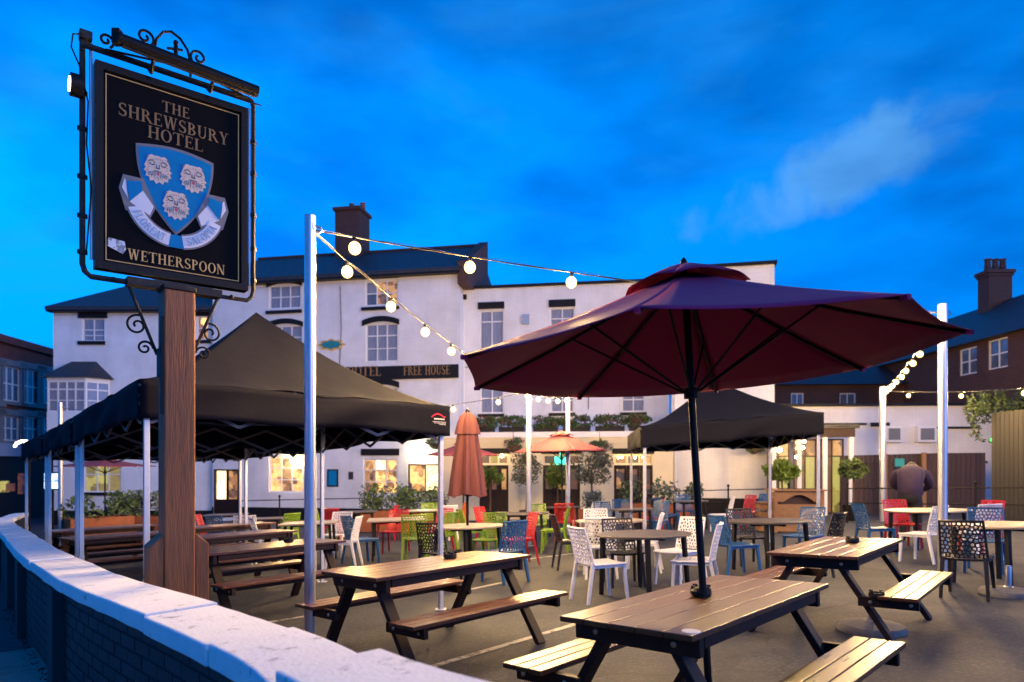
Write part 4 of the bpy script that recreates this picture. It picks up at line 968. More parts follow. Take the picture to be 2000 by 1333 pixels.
# shield and ribbon
def shield(s, c=(.0, .60)):
    w, h = .247 * s, .565 * s; P = []
    for i in range(13):
        t = i / 12; P.append((c[0] - w + 2 * w * t, c[1] + .27 * s + .035 * s * math.sin(math.pi * t)))
    for i in range(1, 17):
        t = i / 16; P.append((c[0] + w * (1 - t ** 2.3) * (1 - .0 * t), c[1] + .27 * s - h * t))
    for i in range(15, 0, -1):
        t = i / 16; P.append((c[0] - w * (1 - t ** 2.3), c[1] + .27 * s - h * t))
    return P
sc_c = (.0, .648)
spc(MB().prism(shield(1.07, sc_c), sf, .001, .003), 'shield_border', M['grey_print'], board)
spc(MB().prism(shield(1.0, sc_c), sf, .0035, .006), 'shield', M['shield_blue'], board)
def head(cx, cy, s=1.0):
    P = []; n = 34
    for i in range(n):
        a = 2 * math.pi * i / n; x, y = math.cos(a), math.sin(a)
        r_ = .085 * s
        if y < .1: r_ *= (1.0 + .34 * (-y if y < 0 else 0)) * (1.07 if i % 2 else .90)
        if .55 < y < .9: r_ *= 1.16
        P.append((cx + x * r_ * .98, cy + y * r_ * 1.0))
    spc(MB().prism(P, sf, .0065, .009), 'lion_head', M['cream_print'], board)
    m = MB(); k = 0
    def stroke(pts, w=.0045):
        nonlocal k
        for p, q in zip(pts, pts[1:]):
            d = Vector((q[0] - p[0], q[1] - p[1])).normalized(); nx, ny = -d.y * w / 2, d.x * w / 2; k += 1
            m.prism([(p[0] - nx, p[1] - ny), (q[0] - nx, q[1] - ny), (q[0] + nx, q[1] + ny), (p[0] + nx, p[1] + ny)], sf, .0092, .0105 + (k % 7) * .0001)
    for sgn in (-1, 1):
        stroke([(cx + sgn * (.018 + .045 * t / 5) * s, cy + (.030 + .016 * math.sin(math.pi * t / 5)) * s) for t in range(6)])
        stroke([(cx + sgn * (.02 + .035 * t / 4) * s, cy + (.022 - .010 * math.sin(math.pi * t / 4)) * s) for t in range(5)], .006)
        stroke([(cx + sgn * .010 * s, cy + .02 * s), (cx + sgn * .008 * s, cy - .01 * s)])
        stroke([(cx + sgn * (.022 * t / 4) * s, cy - (.022 + .01 * math.sin(math.pi * t / 4)) * s) for t in range(5)])
        for b in range(4): stroke([(cx + sgn * (.022 + .013 * b) * s, cy - (.03 + .004 * b) * s), (cx + sgn * (.018 + .013 * b) * s, cy - (.064 + .002 * b) * s)], .003)
        stroke([(cx + sgn * .062 * s, cy + .07 * s), (cx + sgn * .072 * s, cy + .055 * s)], .006)
    stroke([(cx - .014 * s, cy - .006 * s), (cx + .014 * s, cy - .006 * s)], .008)
    spc(m, 'line_work', M['ink'], board)
    mm = MB(); m_, m = m, mm
    for i in range(22):
        a = 2 * math.pi * i / 22 + .1; r0, r1 = (.056, .074) if math.sin(a) > -.2 else (.066, .096)
        stroke2 = [(cx + math.cos(a) * r0 * s, cy + math.sin(a) * r0 * s), (cx + math.cos(a + .14) * r1 * s, cy + math.sin(a + .14) * r1 * s)]
        d = Vector((stroke2[1][0] - stroke2[0][0], stroke2[1][1] - stroke2[0][1])).normalized(); w2 = .0028
        mm.prism([(stroke2[0][0] + d.y * w2, stroke2[0][1] - d.x * w2), (stroke2[1][0], stroke2[1][1]), (stroke2[0][0] - d.y * w2, stroke2[0][1] + d.x * w2)], sf, .0091, .0099)
    spc(mm, 'mane_print', M['tan_print'], board)
    spc(MB().prism([(cx - .011 * s, cy - .040 * s), (cx, cy - .032 * s), (cx + .011 * s, cy - .040 * s), (cx + .004 * s, cy - .058 * s), (cx - .006 * s, cy - .056 * s)], sf, .0108, .0118), 'tongue', M['pink'], board)
head(sc_c[0] - .122, sc_c[1] + .148); head(sc_c[0] + .118, sc_c[1] + .142); head(sc_c[0] + .0, sc_c[1] - .085)
def ribbon(sgn, txt):
    cx, cy = sc_c; C = (cx, .572)
    def arcp(a, r): return (C[0] + sgn * math.sin(R(a)) * r, C[1] - math.cos(R(a)) * r)
    band_ = MB(); bord = MB(); n = 10; A0, A1 = 9, 71
    for i in range(n):
        a, b = A0 + (A1 - A0) * i / n, A0 + (A1 - A0) * (i + 1) / n
        band_.prism([arcp(a, .245), arcp(b, .245), arcp(b, .332), arcp(a, .332)], sf, .0122, .014)
        bord.prism([arcp(a - .5, .233), arcp(b + .5, .233), arcp(b + .5, .344), arcp(a - .5, .344)], sf, .0098, .0116 + (i % 2) * .0001)
    mir = lambda P: [(cx - sgn * p[0], p[1]) for p in P]
    spc(bord, 'ribbon_border', M['grey_print'], board); spc(band_, 'ribbon', M['ribbon_white'], board)
    spc(MB().prism(mir([(-.372, .59), (-.345, .69), (-.215, .69), (-.135, .50), (-.17, .42), (-.33, .44)]), sf, .0082, .0096), 'ribbon_border', M['grey_print'], board)
    spc(MB().prism(mir([(-.325, .645), (-.228, .668), (-.222, .600), (-.305, .505)]), sf, .0145, .0160), 'ribbon_fold', M['shield_blue'], board)
    spc(MB().prism(mir([(-.352, .595), (-.338, .662), (-.326, .645), (-.322, .590), (-.312, .520)]), sf, .0125, .0142), 'ribbon_tail', M['ribbon_white'], board)
    spc(MB().prism(mir([(-.224, .610), (-.150, .505), (-.175, .435), (-.305, .505)]), sf, .0100, .0118), 'ribbon_fold', M['ribbon_white'], board)
    # words on the ribbon follow the curve
    a_mid = (A0 + A1) / 2
    def curve(u, v):                              # u along the arc from the middle of the ribbon, v outwards
        ang = a_mid * (1 if sgn > 0 else -1) + math.degrees(u / .29)
        return (C[0] + math.sin(R(ang)) * (.316 - v), C[1] - math.cos(R(ang)) * (.316 - v))
    spc(lettering(txt, .056, sf, 0, 0, .0145, width=.255, curve=curve), 'lettering', M['paleblue'], board)
ribbon(-1, 'FLOREAT'); ribbon(1, 'SALOPIA')
spc(MB().prism([(-.052, .235), (.052, .235), (.036, .330), (-.036, .330)], sf, .0126, .0148), 'ribbon_fold', M['shield_blue'], board)
spc(MB().prism([(-.44, .165), (-.435, .225), (-.335, .215), (-.325, .165), (-.345, .125)], sf, .0045, .0055), 'sticker', M['sticker'], board)
# steel frame round the board
xl, xr, yb, yt = -.585, .572, -.03, SH + .075
def rod(pts, r, name='frame_bar', mt='rust', n=8):
    m = MB(); m.tube([sf(*p) for p in pts], r, n); return sp(m, name, M[mt], smooth=True)
rod([(xl, SH + .13, -.03), (xl, .02, -.03), (xl + .015, yb, -.03), (xl + .05, yb - .03, -.03), (-.2, yb - .03, -.03)], .019)
rod([(xr, SH + .05, -.03), (xr, .02, -.03), (xr - .015, yb - .005, -.03), (xr - .05, yb - .035, -.03), (.2, yb - .035, -.03)], .017)
rod([(xl + .05, SH + .13, -.03), (xl + .055, .06, -.03)], .011, mt='steel')
rod([(xr - .03, SH + .03, -.03), (xr - .028, .06, -.03)], .009, mt='steel')
rod([(xl, SH + .10, -.03), (xr - .04, SH + .10, -.03), (xr - .01, SH + .09, -.03), (xr, SH + .05, -.03)], .019)
rod([(xl, SH + .075, .0), (xr + .05, SH + .065, .0)], .006, name='conduit', mt='iron'); rod([(xl - .02, SH + .055, .02), (xr, SH + .05, .02)], .006, name='conduit', mt='iron')
m = MB(); m.prism([(-.32, yb - .055), (.32, yb - .055), (.32, yb), (-.32, yb)], sf, -.08, .03); sp(m, 'bottom_rail', M['rust'])
for q in (-.4, -.22, .24, .40): m = MB(); m.sphere(sf(q, yb - .03, -.01), .018, 8, 6); sp(m, 'bolt', M['rust'])
for q in (.1, .35, .62, .95, 1.2): m = MB(); m.box(sf(xl, q, -.03), (.045, .045, .03)); m.box(sf(xr, q, -.03), (.04, .04, .03)); sp(m, 'clamp', M['rust'])
# lamp trough over the board
m = MB(); m.tube([sf(-.40, SH + .118, .16), sf(.545, SH + .080, .16)], .042, 14); trough = sp(m, 'lamp_trough', M['iron'], smooth=True)
m = MB(); m.tube([sf(-.375, SH + .074, .165), sf(.52, SH + .036, .165)], .012, 8); spc(m, 'lamp_tube', M['rust'], trough)
for q in (-.18, .22):
    rod([(q, SH + .085, -.03), (q, SH + .0, .08), (q, SH + .07, .16)], .013, name='lamp_arm', mt='iron')
m = MB(); m.box(sf(-.405, SH + .125, .16), (.05, .05, .10)); sp(m, 'end_cap', M['iron'])
# scroll work
def scroll(c, r, turns, a0, sgn=1, d=.0, th=.009, n=26):
    pts = []
    for i in range(n + 1):
        t = i / n; rr = r * (1 - .82 * t); a = a0 + sgn * turns * 2 * math.pi * t
        pts.append((c[0] + rr * math.cos(a), c[1] + rr * math.sin(a), d))
    return pts
for c, r_, a0, sg in (((-.205, SH + .285), .062, R(-60), 1), ((.158, SH + .270), .062, R(240), -1), ((-.448, SH + .165), .05, R(-60), 1)):
    rod(scroll(c, r_, 1.35, a0, sg), .0095, name='scroll', mt='iron', n=6)
rod([(-.15, SH + .18, 0), (-.13, SH + .30, 0), (-.085, SH + .37, 0), (-.03, SH + .392, 0), (.03, SH + .365, 0), (.08, SH + .30, 0), (.10, SH + .21, 0), (.10, SH + .11, 0)], .0095, name='scroll', mt='iron', n=6)
m = MB(); m.box(sf(0, SH + .25, 0), (.024, .02, .11)); m.sphere(sf(.0, SH + .322, 0), .02, 8, 6); m.beam(sf(-.06, SH + .26, 0), sf(.045, SH + .285, 0), .015, .015); m.beam(sf(.0, SH + .21, 0), sf(.04, SH + .16, 0), .018, .018); m.beam(sf(.0, SH + .21, 0), sf(-.04, SH + .16, 0), .018, .018); m.beam(sf(-.12, SH + .165, 0), sf(.10, SH + .15, 0), .012, .012); sp(m, 'finial_figure', M['iron'])
rod([(-.45, SH + .10, 0), (.1, SH + .17, 0), (.48, SH + .10, 0)], .008, name='scroll', mt='iron', n=6)
m = MB(); m.prism([(xl - .02, SH + .13), (xl + .055, SH + .13), (xl + .055, SH + .185), (xl - .02, SH + .185)], sf, -.06, .01); sp(m, 'junction_box', M['rust'])
rod([(xl, SH + .15, .01), (xl - .06, SH + .12, .02), (xl - .07, SH + .03, .02), (xl - .02, SH - .07, .0), (xl + .03, SH - .3, .0), (xl + .02, SH - .6, .01), (xl + .05, SH - .9, .0), (xl + .02, .1, .0)], .0055, name='cable', mt='iron', n=6)
# flood lamp clamped to the frame
fl = MB(); fl.tube([sf(xl - .0, SH - .214, 0), sf(xl - .075, SH - .214, 0)], .075, 16); flo = sp(fl, 'flood_lamp', M['iron'], smooth=True)
spc(MB().tube([sf(xl - .0755, SH - .214, 0), sf(xl - .083, SH - .214, 0)], .05, 14), 'lamp_glass', M['softlamp'], flo)
# timber post
pcx = Vector((-2.47, 4.98)); pa = math.atan2(su.y, su.x)
Rz = Matrix.Rotation(R(40), 3, 'Z'); gz = g(*pcx)
def pbox(c, d, name, mt, bevel=.008):
    m = MB(); m.box((0, 0, 0), d, Rz); o = sp(m, name, mt, bevel=bevel)
    o.data.transform(Matrix.Translation(sign.location)); cc = Rz @ Vector((c[0], c[1], 0)); o.location = Vector((pcx.x + cc.x, pcx.y + cc.y, gz + c[2])) - sign.location; return o
ptop = sz0 - .10 - gz
pbox((0, 0, ptop / 2), (.21, .19, ptop), 'post', M['post'], .012)
pbox((0, 0, ptop + .018), (.225, .20, .036), 'post_cap', M['rust'])
hb = CAMZ + (HY - 1048) * 4.95 / FPX - gz
for sx in (-1, 1):
    m = MB(); m.prism([(sx * .107, 0), (sx * .20, 0), (sx * .20, hb - .06), (sx * .107, hb + .02)], lambda a, b, d: Vector((pcx.x, pcx.y, gz)) + Rz @ Vector((a, d, b)), -.085, .085); sp(m, 'post_cheek', M['post'], bevel=.006)
m = MB(); m.box(Vector((pcx.x, pcx.y, gz + ptop - .55)) + Rz @ Vector((-.112, -.06, 0)), (.02, .045, .7), Rz); sp(m, 'conduit', M['iron'])
for sx in (-1, 1):
    b0 = (sx * .115, -.56, -.05); b1 = (sx * .30, -.09, -.03)
    rod([b0, ((b0[0] + b1[0]) / 2, (b0[1] + b1[1]) / 2, -.04), b1], .012, name='brace', mt='rust')
    rod(scroll((sx * .25, -.36), .075, 1.4, R(100 if sx > 0 else 80), -sx, -.03), .0085, name='scroll', mt='iron', n=6)
    rod(scroll((sx * .20, -.52), .055, 1.4, R(180 if sx > 0 else 0), -sx, -.03), .0085, name='scroll', mt='iron', n=6)
m = MB(); m.box(Vector((pcx.x, pcx.y, gz + ptop - .12)) + Rz @ Vector((.112, 0, 0)), (.02, .12, .03), Rz); m.box(Vector((pcx.x, pcx.y, gz + ptop - .52)) + Rz @ Vector((-.113, 0, 0)), (.018, .12, .2), Rz); sp(m, 'strap', M['rust'])

# ------------------------------------------------------------------ light poles and string lights
def pole(x, y, h, r, label):
    t = empty('light_pole', label, 'pole', (x, y, g(x, y)), group='poles carrying the string lights')
    MB().lathe([(r, 0), (r, h - .004), (r - .004, h)], (0, 0, 0), 20).build('shaft', M['steel'], t, smooth=True)
    MB().lathe([(r + .05, 0), (r + .05, .012)], (0, 0, 0), 18).build('base_plate', M['steel'], t)
    m = MB(); m.tube([(r, 0, h - .09), (r + .05, 0, h - .11), (r + .06, 0, h - .13), (r + .03, 0, h - .15), (r, 0, h - .14)], .008, 6); m.build('hook', M['steel'], t)
    return Vector((x, y, g(x, y) + h - .12))
P1 = pole(*pxg(605.5, 5.75), 3.74, .047, 'thick steel pole rising behind the white coping in front of the grey gazebo')
P2 = pole(*pxg(1841, 9.1), 3.66, .058, 'steel pole at the umbrella edge behind the bright bench')
P3 = pole(*pxg(1724, 19.1), 3.80, .085, 'pale pole with a bright run of bulbs beside the stooping person')
P4 = pole(*pxg(1033, 14.6), 3.45, .052, 'white lit pole between the closed parasol and the open red umbrella')
P5 = pole(*pxg(1109, 17.2), 3.65, .06, 'far pole standing just behind the open red umbrella')
P6 = pole(*pxg(118, 16.0), 3.55, .05, 'short looking far pole behind the left gazebos')
P7 = Vector((13.6, 10.5, 3.5))
bulb_me = MB().sphere((0, 0, -.088), .054, 14, 9, (1, 1, 1.08)).mesh('bulb', M['bulb_glass'], True)
fil_me = MB().sphere((0, 0, -.085), .019, 8, 6, (1, 1, 1.3)).mesh('filament', M['bulb'], True)
hold_me = MB().lathe([(.012, .012), (.016, 0), (.018, -.035), (.015, -.04)], (0, 0, 0), 10).mesh('lamp_holder', M['black'], True)
def string(a, b, n, sag, label, t0=.1, t1=.97, drop=.0, ts=None):
    a = Vector(a); b = Vector(b); t = empty('string_lights', label, 'string lights', a)
    cur = lambda q: (b - a) * q + Vector((0, 0, -4 * sag * q * (1 - q)))
    pts = [cur(i / 28) for i in range(29)]
    MB().tube(pts, .0065, 6).build('cable', M['black'], t)
    tw = [p + Vector((.012 * math.sin(i * 2.1), 0, .010 * math.cos(i * 2.1) + .012)) for i, p in enumerate(pts)]
    MB().tube(tw, .0025, 5).build('support_wire', M['steel'], t)
    for i in range(n):
        q = ts[i] if ts else t0 + (t1 - t0) * i / (n - 1); p = cur(q)
        h = part('lamp_holder', hold_me, t); h.location = p + Vector((0, 0, -.012))
        h.rotation_euler = (random.uniform(-.12, .12), random.uniform(-.12, .12), 0)
        part('bulb', bulb_me, h); part('filament', fil_me, h)
string(P1, P2, 8, .10, 'string of glowing bulbs from the front steel pole behind the big maroon umbrella', .045, .965)
string(P1, P4, 9, .14, 'string of glowing bulbs receding from the front steel pole past the hotel windows', .075, .985)
string(P4, P5, 4, .06, 'short bright run of bulbs just below the big maroon umbrella rim', .22, .95)
string(P4, P6, 6, .45, 'faint string with bulbs leading from the white pole across to the left gazebos', .12, .8, ts=[.06, .15, .35, .5, .65, .8])
string(P2, P3, 10, .12, 'bright string of crowded bulbs receding at the edge of the maroon umbrella', .14, .98)
string(P3, P7, 6, .35, 'string of bulbs leading out of the yard above the tall grey fence', .09, .9)

# ------------------------------------------------------------------ parasols
def parasol(x, y, z0, ztop, zrim, r, rot, tilt, fab, label, n=8, cat='umbrella', tipdrop=.0, vent=True, poler=.021):
    t = empty('parasol', label, cat, (x, y, z0)); ax = Vector((tilt[0], tilt[1], 1)).normalized()
    Q = Vector((0, 0, 1)).rotation_difference(ax).to_matrix()
    H = ztop - z0; Hr = zrim - z0
    def P(a, rr, h): return Q @ Vector((rr * math.cos(a), rr * math.sin(a), h))
    def prof(q): return Hr + (H - .05 - Hr) * (1 - q) ** 1.0 - .05 * math.sin(math.pi * q) * .5
    m = MB(); K = 9; J = 8
    for s in range(n):
        a0 = rot + 2 * math.pi * s / n; a1 = rot + 2 * math.pi * (s + 1) / n; b = len(m.v)
        for i in range(K + 1):
            q = .06 + .94 * i / K
            for j in range(J + 1):
                v = j / J; p0 = P(a0, r * q, prof(q)); p1 = P(a1, r * q, prof(q)); p = p0.lerp(p1, v)
                bow = math.sin(math.pi * v)
                p = p - ax * (.018 * q * bow) - (Q @ Vector((math.cos((a0 + a1) / 2), math.sin((a0 + a1) / 2), 0))) * (.014 * r * bow * q ** 3)
                m.v.append(tuple(p))
        for i in range(K):
            for j in range(J): m.f.append((b + i * (J + 1) + j, b + i * (J + 1) + j + 1, b + (i + 1) * (J + 1) + j + 1, b + (i + 1) * (J + 1) + j))
    can = m.build('canopy', fab, t, smooth=True)
    sol = can.modifiers.new('solid', 'SOLIDIFY'); sol.thickness = .003
    if vent:
        m = MB(); 
        for s in range(n):
            a0 = rot + 2 * math.pi * s / n; a1 = rot + 2 * math.pi * (s + 1) / n; b = len(m.v)
            for i in range(5):
                q = i / 4
                for j in range(7):
                    v = j / 6; rr = r * (.01 + .25 * q); h = H - .015 - (H - Hr) * .25 * q ** 1.25
                    p = P(a0, rr, h).lerp(P(a1, rr, h), v) + ax * (.022 * q * math.sin(math.pi * v)); m.v.append(tuple(p))
            for i in range(4):
                for j in range(6): m.f.append((b + i * 7 + j, b + i * 7 + j + 1, b + (i + 1) * 7 + j + 1, b + (i + 1) * 7 + j))
        v_ = m.build('vent_cap', fab, t, smooth=True); v_.modifiers.new('solid', 'SOLIDIFY').thickness = .003
    MB().lathe([(.02, -.01), (.022, .0), (.012, .015), (.004, .025)], Q @ Vector((0, 0, H + .0)), 10).build('finial', M['black'], t)
    MB().tube([(0, 0, 0), Q @ Vector((0, 0, H - .02))], poler, 14).build('pole', M['iron'], t, smooth=True)
    hub = Hr - .02 - .16
    for s in range(n):
        a = rot + 2 * math.pi * s / n
        rb = MB(); rb.tube([P(a, .04, prof(.04) - .03)] + [P(a, r * q, prof(q) - .018) for q in (.3, .6, .85, .99)], .009, 6); rb.build('rib', M['iron'], t)
        MB().tube([P(a, .03, hub), P(a, r * .5, prof(.5) - .022)], .007, 6).build('strut', M['iron'], t)
        MB().box(P(a, r * .99, prof(1) - .010), (.035, .022, .022), Matrix.Rotation(a, 3, 'Z')).build('rib_pocket', fab, t)
    MB().lathe([(.045, 0), (.045, .06)], Q @ Vector((0, 0, hub - .03)), 12).build('runner', M['iron'], t)
    return t
# ------------------------------------------------------------------ picnic tables
TL, TW, TH_ = 1.74, .74, .75
pl_me = MB().box((0, 0, 0), (TL, .142, .028)).mesh('plank', M['plank'])
bp_me = MB().box((0, 0, 0), (TL, .088, .028)).mesh('plank', M['plank'])
def bev(o, w=.004):
    md = o.modifiers.new('bevel', 'BEVEL'); md.width = w; md.segments = 2
picnic = None
def make_picnic():
    t = empty('picnic_table', '', 'picnic table')
    for k in range(5):
        o = part('plank', pl_me, t); o.location = (0, -.298 + .149 * k, TH_ - .014); bev(o)
    for sy in (-1, 1):
        for k in range(3):
            o = part('plank', bp_me, t); o.location = (0, sy * (.645 + (k - 1) * .095), .446 - .014); bev(o)
        MB().box((0, sy * .33, TH_ - .028 - .035), (1.42, .03, .06)).build('side_rail', M['tleg'], t, bevel=.004)
        MB().box((0, sy * .645, .446 - .028 - .03), (1.42, .03, .055)).build('seat_rail', M['tleg'], t, bevel=.004)
        for sx in (-1, 1):
            x = sx * .70
            MB().beam((x, sy * .17, TH_ - .06), (x, sy * .60, 0), .045, .095, up=(1, 0, 0)).build('leg', M['tleg'], t, bevel=.005)
            MB().box((x + sx * .048, sy * .555, .446 - .028 - .042), (.042, .44, .08)).build('seat_bearer', M['tleg'], t, bevel=.005)
            for q in (.43, .72): MB().lathe([(.014, 0), (.014, .006), (.008, .010)], (0, 0, 0), 10).build('bolt', M['metal'], t, loc=(x + sx * .070, sy * q, .375)).rotation_euler = (0, sx * R(90), 0)
            MB().lathe([(.014, 0), (.014, .006), (.008, .010)], (0, 0, 0), 10).build('bolt', M['metal'], t, loc=(x + sx * .070, sy * .22, .672)).rotation_euler = (0, sx * R(90), 0)
    for sx in (-1, 1): MB().box((sx * .748, 0, TH_ - .028 - .05), (.042, .70, .095)).build('cross_beam', M['tleg'], t, bevel=.005)
    return t
TILT = lambda x, y, rz: None
def slope_rot(o, rz):
    n = Vector((-.026, .024, 1)).normalized(); q = Vector((0, 0, 1)).rotation_difference(n) @ Matrix.Rotation(rz, 4, 'Z').to_quaternion()
    o.rotation_euler = q.to_euler()
TABLES = [((1.125, 3.80), .82, 'nearest dark brown picnic table with the maroon umbrella through it'),
          ((-.66, 5.82), .83, 'brown picnic table between the front steel pole and the umbrella table'),
          ((3.10, 6.35), .86, 'brown picnic table with bright lit bench at the open side of the yard'),
          ((-2.89, 7.95), .83, 'brown picnic table behind the timber sign post under the grey gazebo'),
          ((-4.15, 10.0), .83, 'picnic table with lit top in the second row under the gazebo'),
          ((-6.0, 10.6), .83, 'dark picnic table between the gazebo legs by the white coping'),
          ((-5.3, 12.4), .83, 'dark picnic table deep under the second left gazebo'),
          ((-7.6, 12.6), .83, 'farthest dark picnic table beside the orange planter and coping')]
for i, ((x, y), rz, lab) in enumerate(TABLES):
    if i == 0: picnic = make_picnic(); o = picnic
    else: o = copy_tree(picnic)
    o.location = (x, y, g(x, y)); slope_rot(o, rz); o['label'] = lab; o['group'] = 'picnic tables on the terrace'
def on_table(i, lx, ly, h=TH_):
    (x, y), rz, _ = TABLES[i]; X = x + lx * math.cos(rz) - ly * math.sin(rz); Y = y + lx * math.sin(rz) + ly * math.cos(rz); return Vector((X, Y, g(X, Y) + h))
def ashtray(p, label):
    t = empty('ashtray', label, 'ashtray', p, group='black ashtrays')
    MB().lathe([(.05, 0), (.062, .012), (.058, .045), (.045, .045), (.042, .018), (.01, .016)], (0, 0, 0), 14).build('bowl', M['black'], t, smooth=True)
    for k in range(4):
        a = k * math.pi / 2 + .4; MB().box((math.cos(a) * .052, math.sin(a) * .052, .052), (.02, .02, .014), Matrix.Rotation(a, 3, 'Z')).build('notch_lug', M['black'], t)
ashtray(on_table(0, .06, .10), 'black ashtray beside the umbrella pole on the nearest table'); ashtray(on_table(1, .28, .12), 'black ashtray on the table behind the front steel pole')
ashtray(on_table(2, .28, -.02), 'black ashtray on the picnic table at the open side'); ashtray(on_table(3, .35, .12), 'black ashtray on the table behind the timber post')
ashtray(on_table(2, -.80, -.47, .42), 'small black ashtray on the bench bearer of the open side table')
ashtray(on_table(4, -.5, .1), 'black ashtray on the second row table under the gazebo')
o = MB().lathe([(.042, 0), (.042, .004), (.036, .005)], on_table(0, -.80, -.30), 16).build('beer_mat', M['ribbon_white']); tag(o, 'small round white beer mat on the corner of the nearest table', 'beer mat')
ux, uy = TABLES[0][0]; ux += .0; uy += .02
big = parasol(ux, uy, g(ux, uy) + .02, CAMZ + 1.175, CAMZ + .585, 1.38, R(67), (-.048, .040), M['red_fabric'], 'big maroon umbrella standing open through the nearest picnic table')
MB().lathe([(.05, 0), (.05, .012), (.03, .03)], (-.05, .05, TH_ - .0), 14).build('collar', M['iron'], big)
x, y = pxg(1100, 16.4); parasol(x, y, g(x, y), CAMZ + .80, CAMZ + .29, 1.18, R(10), (-.02, 0), M['pink_fabric'], 'open faded red umbrella standing before the hotel doors')
x, y = pxg(905, 18.5); parasol(x, y, g(x, y), CAMZ + .62, CAMZ + .22, 1.1, R(20), (0, 0), M['pink_fabric'], 'open faded red umbrella half hidden by the closed parasol')
x, y = pxg(205, 18.5); parasol(x, y, g(x, y), CAMZ + .2, CAMZ - .08, 1.25, R(20), (0, 0), M['pink_fabric'], 'open pink umbrella seen under the left gazebos')
# closed parasol through the round table
x, y = pxg(913, 10.6); t = empty('closed_parasol', 'closed salmon red parasol standing through a round table', 'umbrella', (x, y, g(x, y)))
ztop = at(0, 806, 10.6).z - g(x, y); zb = at(0, 968, 10.6).z - g(x, y); m = MB(); n = 48; prof = [(0, .02), (.08, .11), (.25, .15), (.5, .19), (.75, .225), (.95, .245), (1, .25)]
for q, rr in prof:
    for k in range(n):
        a = 2 * math.pi * k / n; f_ = 1 + (.20 * q + .05) * math.cos(8 * a) * (1 if k % 2 else .9); m.v.append((rr * f_ * math.cos(a) - .06 * q * 0, rr * f_ * math.sin(a), ztop - (ztop - zb) * q + (.03 * math.sin(3 * a) if q == 1 else 0)))
for i in range(len(prof) - 1):
    for k in range(n): m.f.append((i * n + k, i * n + (k + 1) % n, (i + 1) * n + (k + 1) % n, (i + 1) * n + k))
m.build('canopy', M['salmon'], t, smooth=True)
m = MB()
for q, rr in ((0, .03), (.06, .10), (.16, .135), (.28, .165), (.34, .175)):
    for k in range(n):
        a = 2 * math.pi * k / n; f_ = 1.06 + .12 * math.cos(8 * a); m.v.append((rr * f_ * math.cos(a), rr * f_ * math.sin(a), ztop + .01 - (ztop - zb) * q * .8))
for i in range(4):
    for k in range(n): m.f.append((i * n + k, i * n + (k + 1) % n, (i + 1) * n + (k + 1) % n, (i + 1) * n + k))
m.build('vent_cap', M['salmon'], t, smooth=True)
MB().tube([(0, 0, 0), (0, 0, ztop)], .022, 12).build('pole', M['iron'], t); MB().lathe([(.05, 0), (.03, .05), (.012, .07)], (0, 0, ztop - .01), 10).build('finial', M['iron'], t)
# parasol bases
def pbase(x, y, label):
    t = empty('parasol_weight', label, 'parasol base', (x, y, g(x, y)), group='heavy parasol bases')
    MB().lathe([(.29, 0), (.29, .03), (.27, .06), (.12, .085), (.06, .09)], (0, 0, 0), 24).build('weight', M['concrete'], t, smooth=True)
    MB().lathe([(.05, .09), (.03, .1), (.03, .32), (.026, .33)], (0, 0, 0), 12).build('socket', M['steel'], t, smooth=True)
pbase(*gp(1702, 1232), 'round grey parasol base on the asphalt under the open side picnic table'); pbase(*gp(1970, 1162), 'round grey parasol base under the round table at the yard edge')

